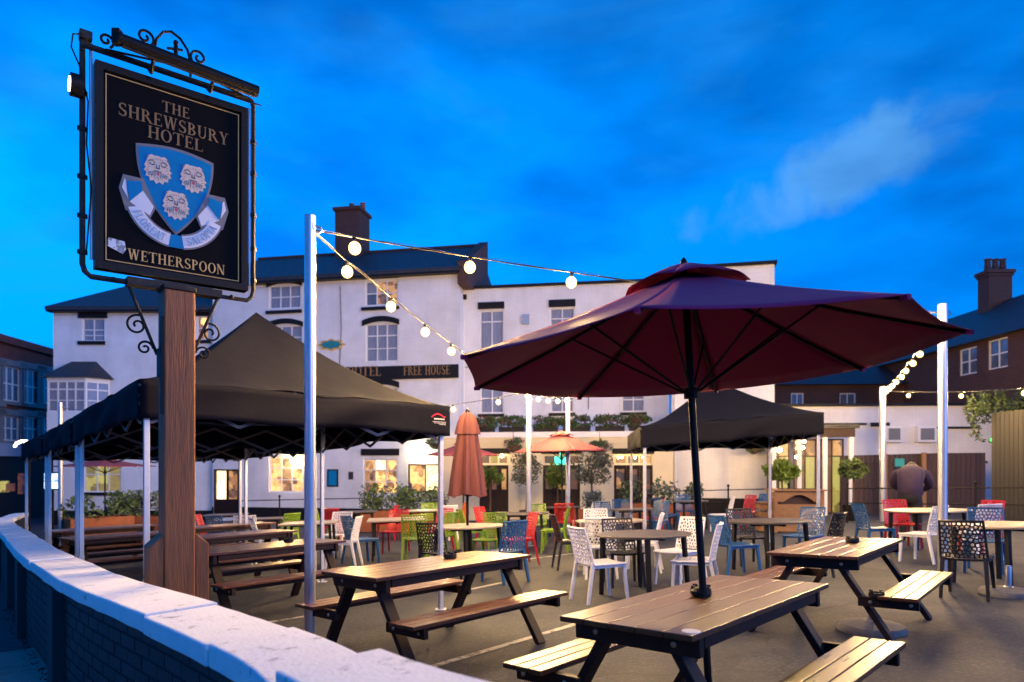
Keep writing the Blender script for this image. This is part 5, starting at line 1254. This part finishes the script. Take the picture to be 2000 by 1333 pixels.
# ------------------------------------------------------------------ gazebos
def gazebo(c, zt, peak, label, val=.33, logo=False):
    # c: four corners front-left, front-right, back-right, back-left; zt: absolute height of the valance top at each
    cen = sum((Vector(q) for q in c), Vector((0, 0))) / 4; t = empty('gazebo', label, 'gazebo', (cen.x, cen.y, g(*cen))); off = -t.location
    def build(m, *a, **k):
        o = m.build(*a, **k); o.data.transform(Matrix.Translation(off)); return o
    ctr = Vector((cen.x, cen.y, peak)); m = MB(); K = 20; J = 44
    for s in range(4):
        A = Vector((*c[s], zt[s])); B = Vector((*c[(s + 1) % 4], zt[(s + 1) % 4])); b = len(m.v)
        for i in range(K + 1):
            q = i / K
            for j in range(J + 1):
                v = j / J; e = A.lerp(B, v); p = ctr.lerp(e, q)
                p.z = e.z + (ctr.z - e.z) * ((1 - q) ** 1.38) - .05 * math.sin(math.pi * v) * q * math.sin(math.pi * q) + math.sin(math.pi * v) * q ** 3 * (.011 * math.sin(v * 31 + s * 2 + q * 7) + .009 * math.sin(v * 17 - q * 11 + s)) + .008 * math.sin(math.pi * q) * math.sin(v * 9 + q * 6 + s * 1.3); m.v.append(tuple(p))
        for i in range(K):
            for j in range(J): m.f.append((b + i * (J + 1) + j, b + i * (J + 1) + j + 1, b + (i + 1) * (J + 1) + j + 1, b + (i + 1) * (J + 1) + j))
    bm_ = build(m, 'roof_canopy', M['tent'], t, smooth=True); bm_.modifiers.new('solid', 'SOLIDIFY').thickness = .004
    for s in range(4):
        A = Vector((*c[s], zt[s])); B = Vector((*c[(s + 1) % 4], zt[(s + 1) % 4])); d = (B - A).normalized(); nn = Vector((d.y, -d.x, 0)); m = MB(); J = 40; K = 6; ph = s * 1.7
        for i in range(K + 1):
            for j in range(J + 1):
                v = j / J; p = A.lerp(B, v); q = i / K; env = math.sin(math.pi * v)
                p = p + nn * (.030 * q * math.sin(v * 23 + ph + 2.6 * q) * env + .018 * math.sin(v * 9 + ph + q * 5) * env + .004) - Vector((0, 0, val * q - (.02 + .022 * math.sin(v * 11 + ph)) * env * q)); m.v.append(tuple(p))
        for i in range(K):
            for j in range(J): m.f.append((i * (J + 1) + j, i * (J + 1) + j + 1, (i + 1) * (J + 1) + j + 1, (i + 1) * (J + 1) + j))
        vo = build(m, 'valance', M['tent'], t, smooth=True); vo.modifiers.new('solid', 'SOLIDIFY').thickness = .003
        # scissor frame under the edge
        m = MB(); cc = Vector((cen.x, cen.y, 0)); n_ = 4; ins = lambda p: p + (Vector((cen.x, cen.y, p.z)) - p).normalized() * .09
        for k in range(n_):
            p0 = ins(A.lerp(B, .02 + .96 * k / n_)); p1 = ins(A.lerp(B, .02 + .96 * (k + 1) / n_))
            h0, h1 = (.08, .36) if k % 2 == 0 else (.36, .08)
            m.beam(p0 - Vector((0, 0, h0)), p1 - Vector((0, 0, h1)), .016, .03); m.beam(p0 - Vector((.02, .02, .44 - h0)), p1 - Vector((.02, .02, .44 - h1)), .016, .03)
        build(m, 'scissor_frame', M['dalu'], t)
        ps = A.lerp(Vector((cen.x, cen.y, A.z)), .045); gz_ = g(ps.x, ps.y); m = MB(); m.box((ps.x, ps.y, (gz_ + .0 + zt[s] - .04) / 2), (.048, .048, zt[s] - .04 - gz_), Matrix.Rotation(math.atan2(d.y, d.x), 3, 'Z')); lg = build(m, 'leg', M['alu'], t, bevel=.005)
        m = MB(); m.box((ps.x, ps.y, gz_ + .62), (.056, .056, .09), Matrix.Rotation(math.atan2(d.y, d.x), 3, 'Z')); m.box((ps.x, ps.y, gz_ + .006), (.12, .12, .012)); build(m, 'foot_clamp', M['alu'], lg)
        m = MB(); q0 = A.lerp(ctr, .03); pts = []
        for i in range(7):
            q = 1 - i / 6 * .95; e = Vector((*c[s], zt[s])); p = ctr.lerp(e, q); p.z = e.z + (ctr.z - e.z) * ((1 - q) ** 1.38) - .05; pts.append(p)
        m.tube(pts, .014, 6); build(m, 'roof_pole', M['alu'], t)
        if logo and s == 0:
            fr = lambda a, b, dd: B - d * a + nn * (dd + .007) - Vector((0, 0, b))
            m = MB(); pts = [(.24 - .18 * i / 8, .125 - .035 * math.sin(math.pi * min(1, i / 8 * 1.15)) - .01 * i / 8) for i in range(9)]
            for p, q in zip(pts, pts[1:]): m.prism([(p[0], p[1] + .015), (q[0], q[1] + .015), q, p], fr, .002, .004)
            build(m, 'red_logo', M['ch_red'], vo)
            m = MB()
            for k, (w, y0, y1) in enumerate(((.13, .142, .156), (.15, .178, .183), (.13, .192, .197), (.07, .206, .211))):
                x_ = .075 if k == 0 else .06
                while x_ < .075 + w: m.prism([(x_, y1), (x_ + .012, y1), (x_ + .012, y0), (x_, y0)], fr, .002, .004); x_ += .017
            tag(build(m, 'white_lettering', M['ribbon_white'], vo), kind='stuff')
    return t
gazebo([(-3.17, 5.75), (-.70, 7.6), (-2.80, 10.1), (-5.32, 8.2)], [CAMZ + .715, CAMZ + .635, CAMZ + .52, CAMZ + .56], at(503, 614, 8.0).z, 'large grey black gazebo nearest the timber sign post with a red logo', logo=True)
gazebo([(-5.40, 8.28), (-2.88, 10.2), (-4.95, 12.7), (-7.45, 10.75)], [CAMZ + .55, CAMZ + .48, CAMZ + .42, CAMZ + .46], CAMZ + 1.25, 'black gazebo second in the row beside the coping')
gazebo([(-7.55, 10.85), (-5.05, 12.8), (-7.1, 15.2), (-9.65, 13.3)], [CAMZ + .45, CAMZ + .40, CAMZ + .36, CAMZ + .38], CAMZ + .95, 'black gazebo last in the row by the road')
x0, y0 = pxg(1252, 11.4); x1, y1 = pxg(1609, 11.2)
gazebo([(x0, y0), (x1, y1), (x1 + .30, y1 + 3.0), (x0 + .3, y0 + 3.05)], [at(0, 833, 11.4).z, at(0, 806, 11.2).z, CAMZ + .68, CAMZ + .58], at(0, 742, 12.8).z, 'dark blue black gazebo standing before the white wall by the porch', val=.36)

# ------------------------------------------------------------------ round tables and lattice chairs
def clip(poly, p, q):                             # keep the part of poly nearer to p than to q
    mx, my = (p[0] + q[0]) / 2, (p[1] + q[1]) / 2; dx, dy = q[0] - p[0], q[1] - p[1]; out = []
    f = lambda v: (v[0] - mx) * dx + (v[1] - my) * dy
    for i in range(len(poly)):
        a, b = poly[i], poly[(i + 1) % len(poly)]; fa, fb = f(a), f(b)
        if fa <= 0: out.append(a)
        if fa * fb < 0: t = fa / (fa - fb); out.append((a[0] + (b[0] - a[0]) * t, a[1] + (b[1] - a[1]) * t))
    return out
def lattice(w, h, nx, ny, fr, th, rs, shrink=.70):
    pts = [((i + .5 + rs.uniform(-.32, .32) + (.25 if j % 2 else -.25)) / nx * w - w / 2, (j + .5 + rs.uniform(-.3, .3)) / ny * h) for i in range(nx) for j in range(ny)]
    m = MB()
    for p in pts:
        poly = [(-w / 2, 0), (w / 2, 0), (w / 2, h), (-w / 2, h)]
        for q in pts:
            if q is not p and (q[0] - p[0]) ** 2 + (q[1] - p[1]) ** 2 < (3.2 * w / nx) ** 2: poly = clip(poly, p, q)
        if len(poly) < 3: continue
        cx = sum(v[0] for v in poly) / len(poly); cy = sum(v[1] for v in poly) / len(poly); n = len(poly)
        inn = [(cx + (v[0] - cx) * shrink, cy + (v[1] - cy) * shrink) for v in poly]
        b = len(m.v)
        for ring in (poly, inn):
            for d in (th, 0): m.v += [tuple(fr(v[0], v[1], d)) for v in ring]
        for i in range(n):
            j = (i + 1) % n
            m.f += [(b + i, b + j, b + 2 * n + j, b + 2 * n + i), (b + n + j, b + n + i, b + 3 * n + i, b + 3 * n + j), (b + 2 * n + i, b + 2 * n + j, b + 3 * n + j, b + 3 * n + i)]
    return m
def back_fr(a, b, d): return Vector((-.205 - .02 - .10 * (b / .42) ** 1.3 - .04 * (1 - (a / .22) ** 2) + d, a * (1 - .08 * b / .42), .455 + b))
def seat_fr(a, b, d): return Vector((-.21 + b, a, .435 + d - .012 * (1 - (a / .22) ** 2)))
rsx = random.Random(5)
back_m = lattice(.44, .40, 10, 9, back_fr, .014, rsx, .66); seat_m = lattice(.44, .43, 9, 9, seat_fr, .014, rsx, .55)
for e in ([back_fr(-.22, .42 * i / 6, .007) for i in range(7)], [back_fr(.22, .42 * i / 6, .007) for i in range(7)], [back_fr(-.22 + .44 * i / 6, .41, .007) for i in range(7)]): back_m.tube(e, .013, 6)
for e in ([seat_fr(-.22, .0, .005), seat_fr(-.22, .43, .005)], [seat_fr(.22, .0, .005), seat_fr(.22, .43, .005)], [seat_fr(-.22 + .44 * i / 6, .43, .005) for i in range(7)], [seat_fr(-.22 + .44 * i / 6, 0, .005) for i in range(7)]): seat_m.tube(e, .014, 6)
protos = {}
def chair(color):
    t = empty('lattice_chair', '', 'chair'); m = M['ch_' + color]
    bo_ = bpy.data.meshes.new('backrest')
    part('backrest', back_m.mesh('backrest', m, False, False), t); part('seat', seat_m.mesh('seat', m, False, False), t)
    for sy in (-1, 1):
        MB().beam((.19, sy * .195, .445), (.225, sy * .215, 0), .042, .038, taper=.75).build('leg', m, t)
        MB().beam((-.215, sy * .20, .46), (-.30, sy * .22, 0), .042, .038, taper=.75).build('leg', m, t)
        MB().beam((-.21, sy * .205, .42), (.19, sy * .20, .42), .022, .04).build('side_rail', m, t)
    return t
def place_chair(color, x, y, deg, label):
    if color not in protos: protos[color] = chair(color); o = protos[color]
    else: o = copy_tree(protos[color])
    o.location = (x, y, g(x, y)); slope_rot(o, R(deg)); o['label'] = label; o['group'] = 'perforated plastic chairs round the terrace tables'
    return o
def make_table(square, lit, r):
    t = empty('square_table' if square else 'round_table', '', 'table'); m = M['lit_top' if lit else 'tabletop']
    if square: MB().box((0, 0, .735), (r * 2, r * 2, .03)).build('table_top', m, t, bevel=.006)
    else: MB().lathe([(r - .03, .715), (r, .722), (r, .738), (r - .008, .745)], (0, 0, 0), 40).build('table_top', m, t, smooth=True)
    q = r * (.80 if square else .62)
    for a in range(4):
        sx, sy = ((-1, -1), (1, -1), (1, 1), (-1, 1))[a]; MB().beam((sx * q * .96, sy * q * .96, .716), (sx * q * 1.04, sy * q * 1.04, 0), .05, .05, taper=.8).build('leg', M['black'], t)
    MB().box((0, 0, .69), (q * 1.8, .04, .045)).box((0, 0, .689), (.04, q * 1.8, .043)).build('apron', M['black'], t)
    return t
tp = {}
def place_table(square, lit, r, x, y, deg, label):
    k = (square, lit, r)
    if k not in tp: tp[k] = make_table(*k); o = tp[k]
    else: o = copy_tree(tp[k])
    o.location = (x, y, g(x, y)); slope_rot(o, R(deg)); o['label'] = label; o['group'] = 'square terrace tables' if square else 'round terrace tables'
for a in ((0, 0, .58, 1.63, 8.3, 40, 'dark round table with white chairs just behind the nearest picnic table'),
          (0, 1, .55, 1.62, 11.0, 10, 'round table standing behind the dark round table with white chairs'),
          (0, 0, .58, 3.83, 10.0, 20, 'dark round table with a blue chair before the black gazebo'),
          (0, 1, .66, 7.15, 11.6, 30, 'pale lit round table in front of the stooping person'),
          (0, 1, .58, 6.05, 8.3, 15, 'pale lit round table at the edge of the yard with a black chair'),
          (0, 1, .58, -.68, 10.6, 45, 'pale lit round table with the closed parasol through it'),
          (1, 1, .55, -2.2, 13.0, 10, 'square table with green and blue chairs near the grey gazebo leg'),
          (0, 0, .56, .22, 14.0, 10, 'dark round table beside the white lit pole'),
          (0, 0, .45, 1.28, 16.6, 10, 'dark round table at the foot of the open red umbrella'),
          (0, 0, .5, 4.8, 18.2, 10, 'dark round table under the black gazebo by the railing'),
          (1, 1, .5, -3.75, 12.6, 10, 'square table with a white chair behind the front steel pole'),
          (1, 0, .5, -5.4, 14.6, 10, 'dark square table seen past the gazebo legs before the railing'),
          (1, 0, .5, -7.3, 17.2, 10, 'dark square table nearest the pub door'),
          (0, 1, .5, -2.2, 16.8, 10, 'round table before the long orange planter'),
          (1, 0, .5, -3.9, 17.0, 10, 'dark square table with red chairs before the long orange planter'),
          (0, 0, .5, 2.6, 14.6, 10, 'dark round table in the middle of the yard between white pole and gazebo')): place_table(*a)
for c in (('white', 1.06, 7.98, 22, 'white lattice chair tucked in at the near side of the dark round table'),
          ('white', 2.16, 8.02, 158, 'white lattice chair right behind the umbrella pole at the dark round table'),
          ('white', 2.22, 8.98, 215, 'white chair on the far side of the dark round table behind the umbrella pole'),
          ('black', 1.50, 9.02, 275, 'black lattice chair seen between the legs of the dark round table'),
          ('white', 1.28, 9.85, 88, 'white chair with its back turned between the two middle round tables'),
          ('white', 1.98, 10.3, 165, 'white chair seen edge on beside the gazebo leg'),
          ('white', 1.50, 12.0, 262, 'white chair at the far side of the second middle round table'),
          ('black', .98, 10.85, 8, 'black chair seen side on with glinting seat in the middle of the yard'),
          ('blue', 3.22, 9.62, 12, 'bright blue chair beside the umbrella pole at the dark round table'),
          ('black', 3.75, 10.72, 275, 'black lattice chair behind the blue chair table'),
          ('black', 4.35, 9.55, 130, 'black lattice chair at the near side of the blue chair table'),
          ('blue', 4.62, 10.7, 215, 'blue chair behind the corner of the open side picnic table'),
          ('white', 6.40, 10.55, 120, 'white chair beside the steel pole facing the stooping person'),
          ('white', 7.35, 10.72, 100, 'white chair with its back turned at the pale round table'),
          ('blue', 6.32, 11.7, 0, 'blue chair left of the pale round table before the person'),
          ('red', 7.25, 12.5, 265, 'red chair behind the pale round table next to the person'),
          ('red', 7.98, 11.5, 195, 'tall red chair back near the tall grey fence'),
          ('black', 5.15, 7.62, 48, 'black lattice chair in front beside the bright lit bench'),
          ('black', 6.35, 7.4, 100, 'black chair cut off by the photo edge at the pale table'),
          ('blue', 6.55, 9.35, 230, 'blue chair between the red chair and the pale table at the edge'),
          ('blue', -.12, 9.62, 128, 'blue lattice chair behind the end of the middle picnic table'),
          ('black', -1.02, 9.72, 68, 'black lattice chair behind the grey gazebo leg'),
          ('green', -.38, 11.5, 250, 'green lattice chair beyond the closed parasol table'),
          ('red', .10, 11.5, 200, 'red chair showing one leg beside the white pole'),
          ('green', -1.72, 12.15, 92, 'green lattice chair with its back turned at the square table'),
          ('green', -1.35, 12.6, 150, 'second green lattice chair beside the grey gazebo leg'),
          ('blue', -2.72, 12.3, 40, 'blue chair at the corner of the square table beyond the gazebo'),
          ('white', -2.95, 11.75, 178, 'white chair seen side on with its back to the blue chair'),
          ('red', -2.4, 13.95, 265, 'red chair beyond the square table with green chairs'),
          ('red', -1.55, 13.9, 235, 'red chair on the far corner of the square table'),
          ('green', .82, 13.3, 172, 'bright green chair standing alone right of the white pole'),
          ('red', -.42, 14.4, 330, 'red chair behind the closed parasol by the dark table'),
          ('green', -.75, 13.7, 20, 'green chair just right of the closed parasol'),
          ('green', .55, 15.0, 265, 'green chair at the far side of the white pole table'),
          ('white', 1.72, 15.9, 150, 'white lattice chair beside the open red umbrella pole'),
          ('red', 1.25, 15.6, 80, 'red chair in front of the open red umbrella table'),
          ('blue', 2.75, 16.8, 265, 'blue chair before the orange planter right of the umbrella'),
          ('red', 3.35, 16.3, 170, 'red chair beside the black gazebo legs'),
          ('blue', 4.05, 17.6, 20, 'blue chair left of the dark table under the black gazebo'),
          ('black', 3.78, 16.6, 10, 'black chair next to the red chair inside the gazebo legs'),
          ('white', 5.20, 16.8, 172, 'pale white chair standing under the black gazebo'),
          ('red', 6.0, 17.6, 200, 'dark red chair under the black gazebo by the wooden bar'),
          ('blue', 6.6, 18.4, 190, 'blue chair between the dark red chair and the wooden bar'),
          ('blue', 4.9, 19.1, 265, 'blue chair against the railing under the black gazebo'),
          ('green', 7.55, 17.9, 200, 'green chair at the far end of the wooden bar'),
          ('red', -6.3, 14.3, 10, 'red chair just right of the timber post before the door'),
          ('green', -6.9, 14.6, 60, 'green chair half hidden by the timber post'),
          ('blue', -5.85, 13.8, 70, 'blue chair before the dark square table near the railing'),
          ('white', -5.3, 13.6, 100, 'white chair behind the gazebo leg before the railing'),
          ('green', -4.75, 14.0, 150, 'green chair at the corner of the dark square table near the railing'),
          ('white', -3.5, 13.5, 260, 'white chair beyond the square table behind the steel pole'),
          ('white', -4.35, 12.2, 30, 'white chair at the left corner of the square table behind the steel pole'),
          ('red', -4.2, 16.2, 80, 'red chair at the dark square table before the planter'),
          ('green', -4.8, 17.3, 350, 'green chair at the end of the dark square table before the planter'),
          ('red', -3.2, 17.0, 180, 'red chair facing the dark square table before the planter'),
          ('white', -1.6, 16.1, 120, 'white chair before the round table by the planter'),
          ('green', -2.2, 17.8, 270, 'green chair against the long orange planter'),
          ('orange', -1.45, 17.3, 200, 'orange chair beside the round table by the planter'),
          ('blue', 3.2, 15.2, 220, 'blue chair at the dark round table in the middle of the yard'),
          ('blue', 2.2, 15.3, 290, 'blue chair behind the dark round table in the middle of the yard'),
          ('red', -7.9, 16.7, 30, 'red chair nearest the pub door')): place_chair(*c)

# ------------------------------------------------------------------ wooden bar
bx_, by_ = pxg(1553, 16.4); bar = empty('wooden_bar', 'small wooden bar counter with an arched cut out under the black gazebo', 'bar counter', (bx_, by_, g(bx_, by_)), R(-6))
m = MB(); w_ = .62
arch = [(-.5, .74)] + [(-.36 + .72 * i / 12, .74 + .17 * math.sin(math.pi * i / 12)) for i in range(13)] + [(.5, .74)]
for i in range(len(arch) - 1):
    p, q = arch[i], arch[i + 1]; m.prism([p, q, (q[0], 1.0), (p[0], 1.0)], lambda a, b, d: Vector((a, d, b)), -.32, -.29)
m.build('arched_panel', M['pine'], bar)
for k in range(5): MB().box((0, -.30, .10 + .13 * k), (1.0, .03, .122)).build('plank', M['pine'], bar)
for sx in (-1, 1):
    MB().box((sx * .535, -.29, .5), (.07, .07, 1.0)).build('corner_post', M['pine'], bar)
    for k in range(7): MB().box((sx * .55, .03, .10 + .135 * k), (.03, .55, .125)).build('plank', M['pine'], bar)
for k in range(4): MB().box((0, -.28 + .19 * k, 1.02), (1.24, .18, .035)).build('plank', M['pine'], bar)
MB().box((0, -.2, .86), (.9, .02, .4)).build('back_panel', M['dfence'], bar)
sx_, sy_ = pxg(1500, 16.6); crate = empty('wooden_crate', 'small wooden crate stand beside the arched bar', 'crate', (sx_, sy_, g(sx_, sy_)), R(-4))
for k in range(4):
    for s in (-1, 1): MB().box((0, s * .22, .1 + .17 * k), (.5, .025, .13)).build('slat', M['pine'], crate); MB().box((s * .24, 0, .1 + .17 * k), (.025, .41, .13)).build('slat', M['pine'], crate)
MB().box((0, 0, .72), (.54, .5, .03)).build('lid', M['pine'], crate)

# ------------------------------------------------------------------ person bending over beyond the pale table
px_, py_ = pxg(1778, 13.6); gz = g(px_, py_)
per = empty('person', 'person in purple sweatshirt and black trousers stooping with back to the camera', 'person', (px_, py_, gz), R(-33))
def skin_mesh(name, verts, edges, mt, parent, sub=2):
    me = bpy.data.meshes.new(name); bm = bmesh.new(); lay = bm.verts.layers.skin.verify(); vs = []
    for i, (co, r) in enumerate(verts):
        v = bm.verts.new(co); v[lay].radius = r if isinstance(r, tuple) else (r, r); v[lay].use_root = (i == 0); vs.append(v)
    for a, b in edges: bm.edges.new((vs[a], vs[b]))
    bm.to_mesh(me); bm.free(); me.materials.append(mt); o = bpy.data.objects.new(name, me); COL.objects.link(o); o.parent = parent
    o.modifiers.new('skin', 'SKIN').use_smooth_shade = True; sd = o.modifiers.new('sub', 'SUBSURF'); sd.levels = sub; sd.render_levels = sub
    return o
# continuous body: pelvis, torso leaning forward (+y), arms reaching down in front
V = [((0, 0, .98), (.16, .14)), ((0, .07, 1.14), (.18, .15)), ((0, .20, 1.32), (.20, .16)), ((0, .34, 1.42), (.17, .13)), ((0, .44, 1.45), (.065, .065)), ((0, .52, 1.46), (.06, .06)),
     ((.20, .33, 1.38), .085), ((.30, .42, 1.14), .062), ((.22, .66, 1.02), .045), ((.19, .74, .98), .035),
     ((-.20, .33, 1.38), .085), ((-.30, .42, 1.14), .062), ((-.22, .66, 1.02), .045), ((-.19, .74, .98), .035),
     ((.10, 0, .88), .125), ((.12, .04, .50), .085), ((.12, -.01, .10), .05), ((.13, .16, .045), .042),
     ((-.10, 0, .88), .125), ((-.12, .04, .50), .085), ((-.12, -.01, .10), .05), ((-.13, .16, .045), .042)]
E_ = [(0, 1), (1, 2), (2, 3), (3, 4), (4, 5), (3, 6), (6, 7), (7, 8), (8, 9), (3, 10), (10, 11), (11, 12), (12, 13), (0, 14), (14, 15), (15, 16), (16, 17), (0, 18), (18, 19), (19, 20), (20, 21)]
skin_mesh('body', V, E_, M['skin'], per)
def loft(m, rings, n=20):                      # rings: centre, half width, half depth, lean of the ring about x
    b = len(m.v)
    for (c, rx, ry, t) in rings:
        for k in range(n):
            a = 2 * math.pi * k / n; y = math.sin(a) * ry; wr = 1 + .025 * math.sin(3 * a + c[2] * 40)
            m.v.append((c[0] + math.cos(a) * rx * wr, c[1] + y * math.cos(t) * wr, c[2] + y * math.sin(t)))
    for i in range(len(rings) - 1):
        for k in range(n): m.f.append((b + i * n + k, b + i * n + (k + 1) % n, b + (i + 1) * n + (k + 1) % n, b + (i + 1) * n + k))
    m.f.append(tuple(b + k for k in reversed(range(n)))); m.f.append(tuple(b + (len(rings) - 1) * n + k for k in range(n)))
    return m
shirt = loft(MB(), [((0, -.01, .90), .205, .175, 0), ((0, -.02, .96), .225, .19, -.1), ((0, .0, 1.08), .225, .185, -.3), ((0, .06, 1.20), .235, .185, -.6), ((0, .16, 1.31), .25, .18, -.9), ((0, .27, 1.38), .255, .165, -1.1), ((0, .37, 1.42), .20, .13, -1.3), ((0, .44, 1.44), .10, .09, -1.4), ((0, .47, 1.445), .07, .07, -1.5)])
for sx in (-1, 1): shirt.tube([(sx * .17, .28, 1.40), (sx * .24, .33, 1.34), (sx * .30, .40, 1.20), (sx * .315, .44, 1.12), (sx * .27, .55, 1.07), (sx * .225, .65, 1.03), (sx * .215, .67, 1.02)], [.07, .105, .09, .08, .07, .055, .05], 12)
shirt.build('sweatshirt', M['shirt'], per, smooth=True)
trs = loft(MB(), [((0, -.01, 1.0), .19, .16, 0), ((0, -.02, .93), .205, .175, 0), ((0, -.02, .84), .205, .175, 0), ((0, -.01, .78), .19, .15, 0)])
for sx in (-1, 1): trs.tube([(sx * .095, -.02, .88), (sx * .105, .0, .72), (sx * .12, .035, .50), (sx * .122, .01, .28), (sx * .122, -.005, .085), (sx * .122, -.005, .06)], [.11, .12, .095, .078, .072, .07], 14)
trs.build('trousers', M['trousers'], per, smooth=True)
for sx in (-1, 1):
    MB().sphere((sx * .125, .09, .05), .06, 12, 8, (.8, 2.2, .85)).build('shoe', M['shoe'], per, smooth=True)
    for f in range(4):
        MB().tube([(sx * (.205 - .02 * f), .75, .975), (sx * (.203 - .02 * f), .80, .955), (sx * (.20 - .019 * f), .835 - .004 * abs(f - 1), .925)], [.011, .010, .007], 6).build('finger', M['skin'], per)
    MB().tube([(sx * .16, .73, .975), (sx * .135, .77, .96), (sx * .13, .80, .94)], [.013, .011, .008], 6).build('thumb', M['skin'], per)
hd = MB().sphere((0, .60, 1.46), .105, 16, 12, (.86, 1.08, 1.05)); hd.sphere((0, .715, 1.44), .02, 8, 6); hd.sphere((.092, .60, 1.45), .028, 8, 6, (.4, .8, 1.2)); hd.sphere((-.092, .60, 1.45), .028, 8, 6, (.4, .8, 1.2)); hd.build('head', M['skin'], per, smooth=True)
MB().sphere((0, .575, 1.485), .112, 16, 12, (.89, 1.06, 1.0)).build('hair', M['hair'], per, smooth=True)
for sx in (-1, 1): MB().sphere((sx * .035, .705, 1.47), .011, 8, 6).build('eye', M['ink'], per)
MB().box((0, .708, 1.40), (.05, .012, .01)).build('mouth', M['pink'], per)
print('objects', len(bpy.data.objects), 'tris', sum(len(m.polygons) for m in bpy.data.meshes))
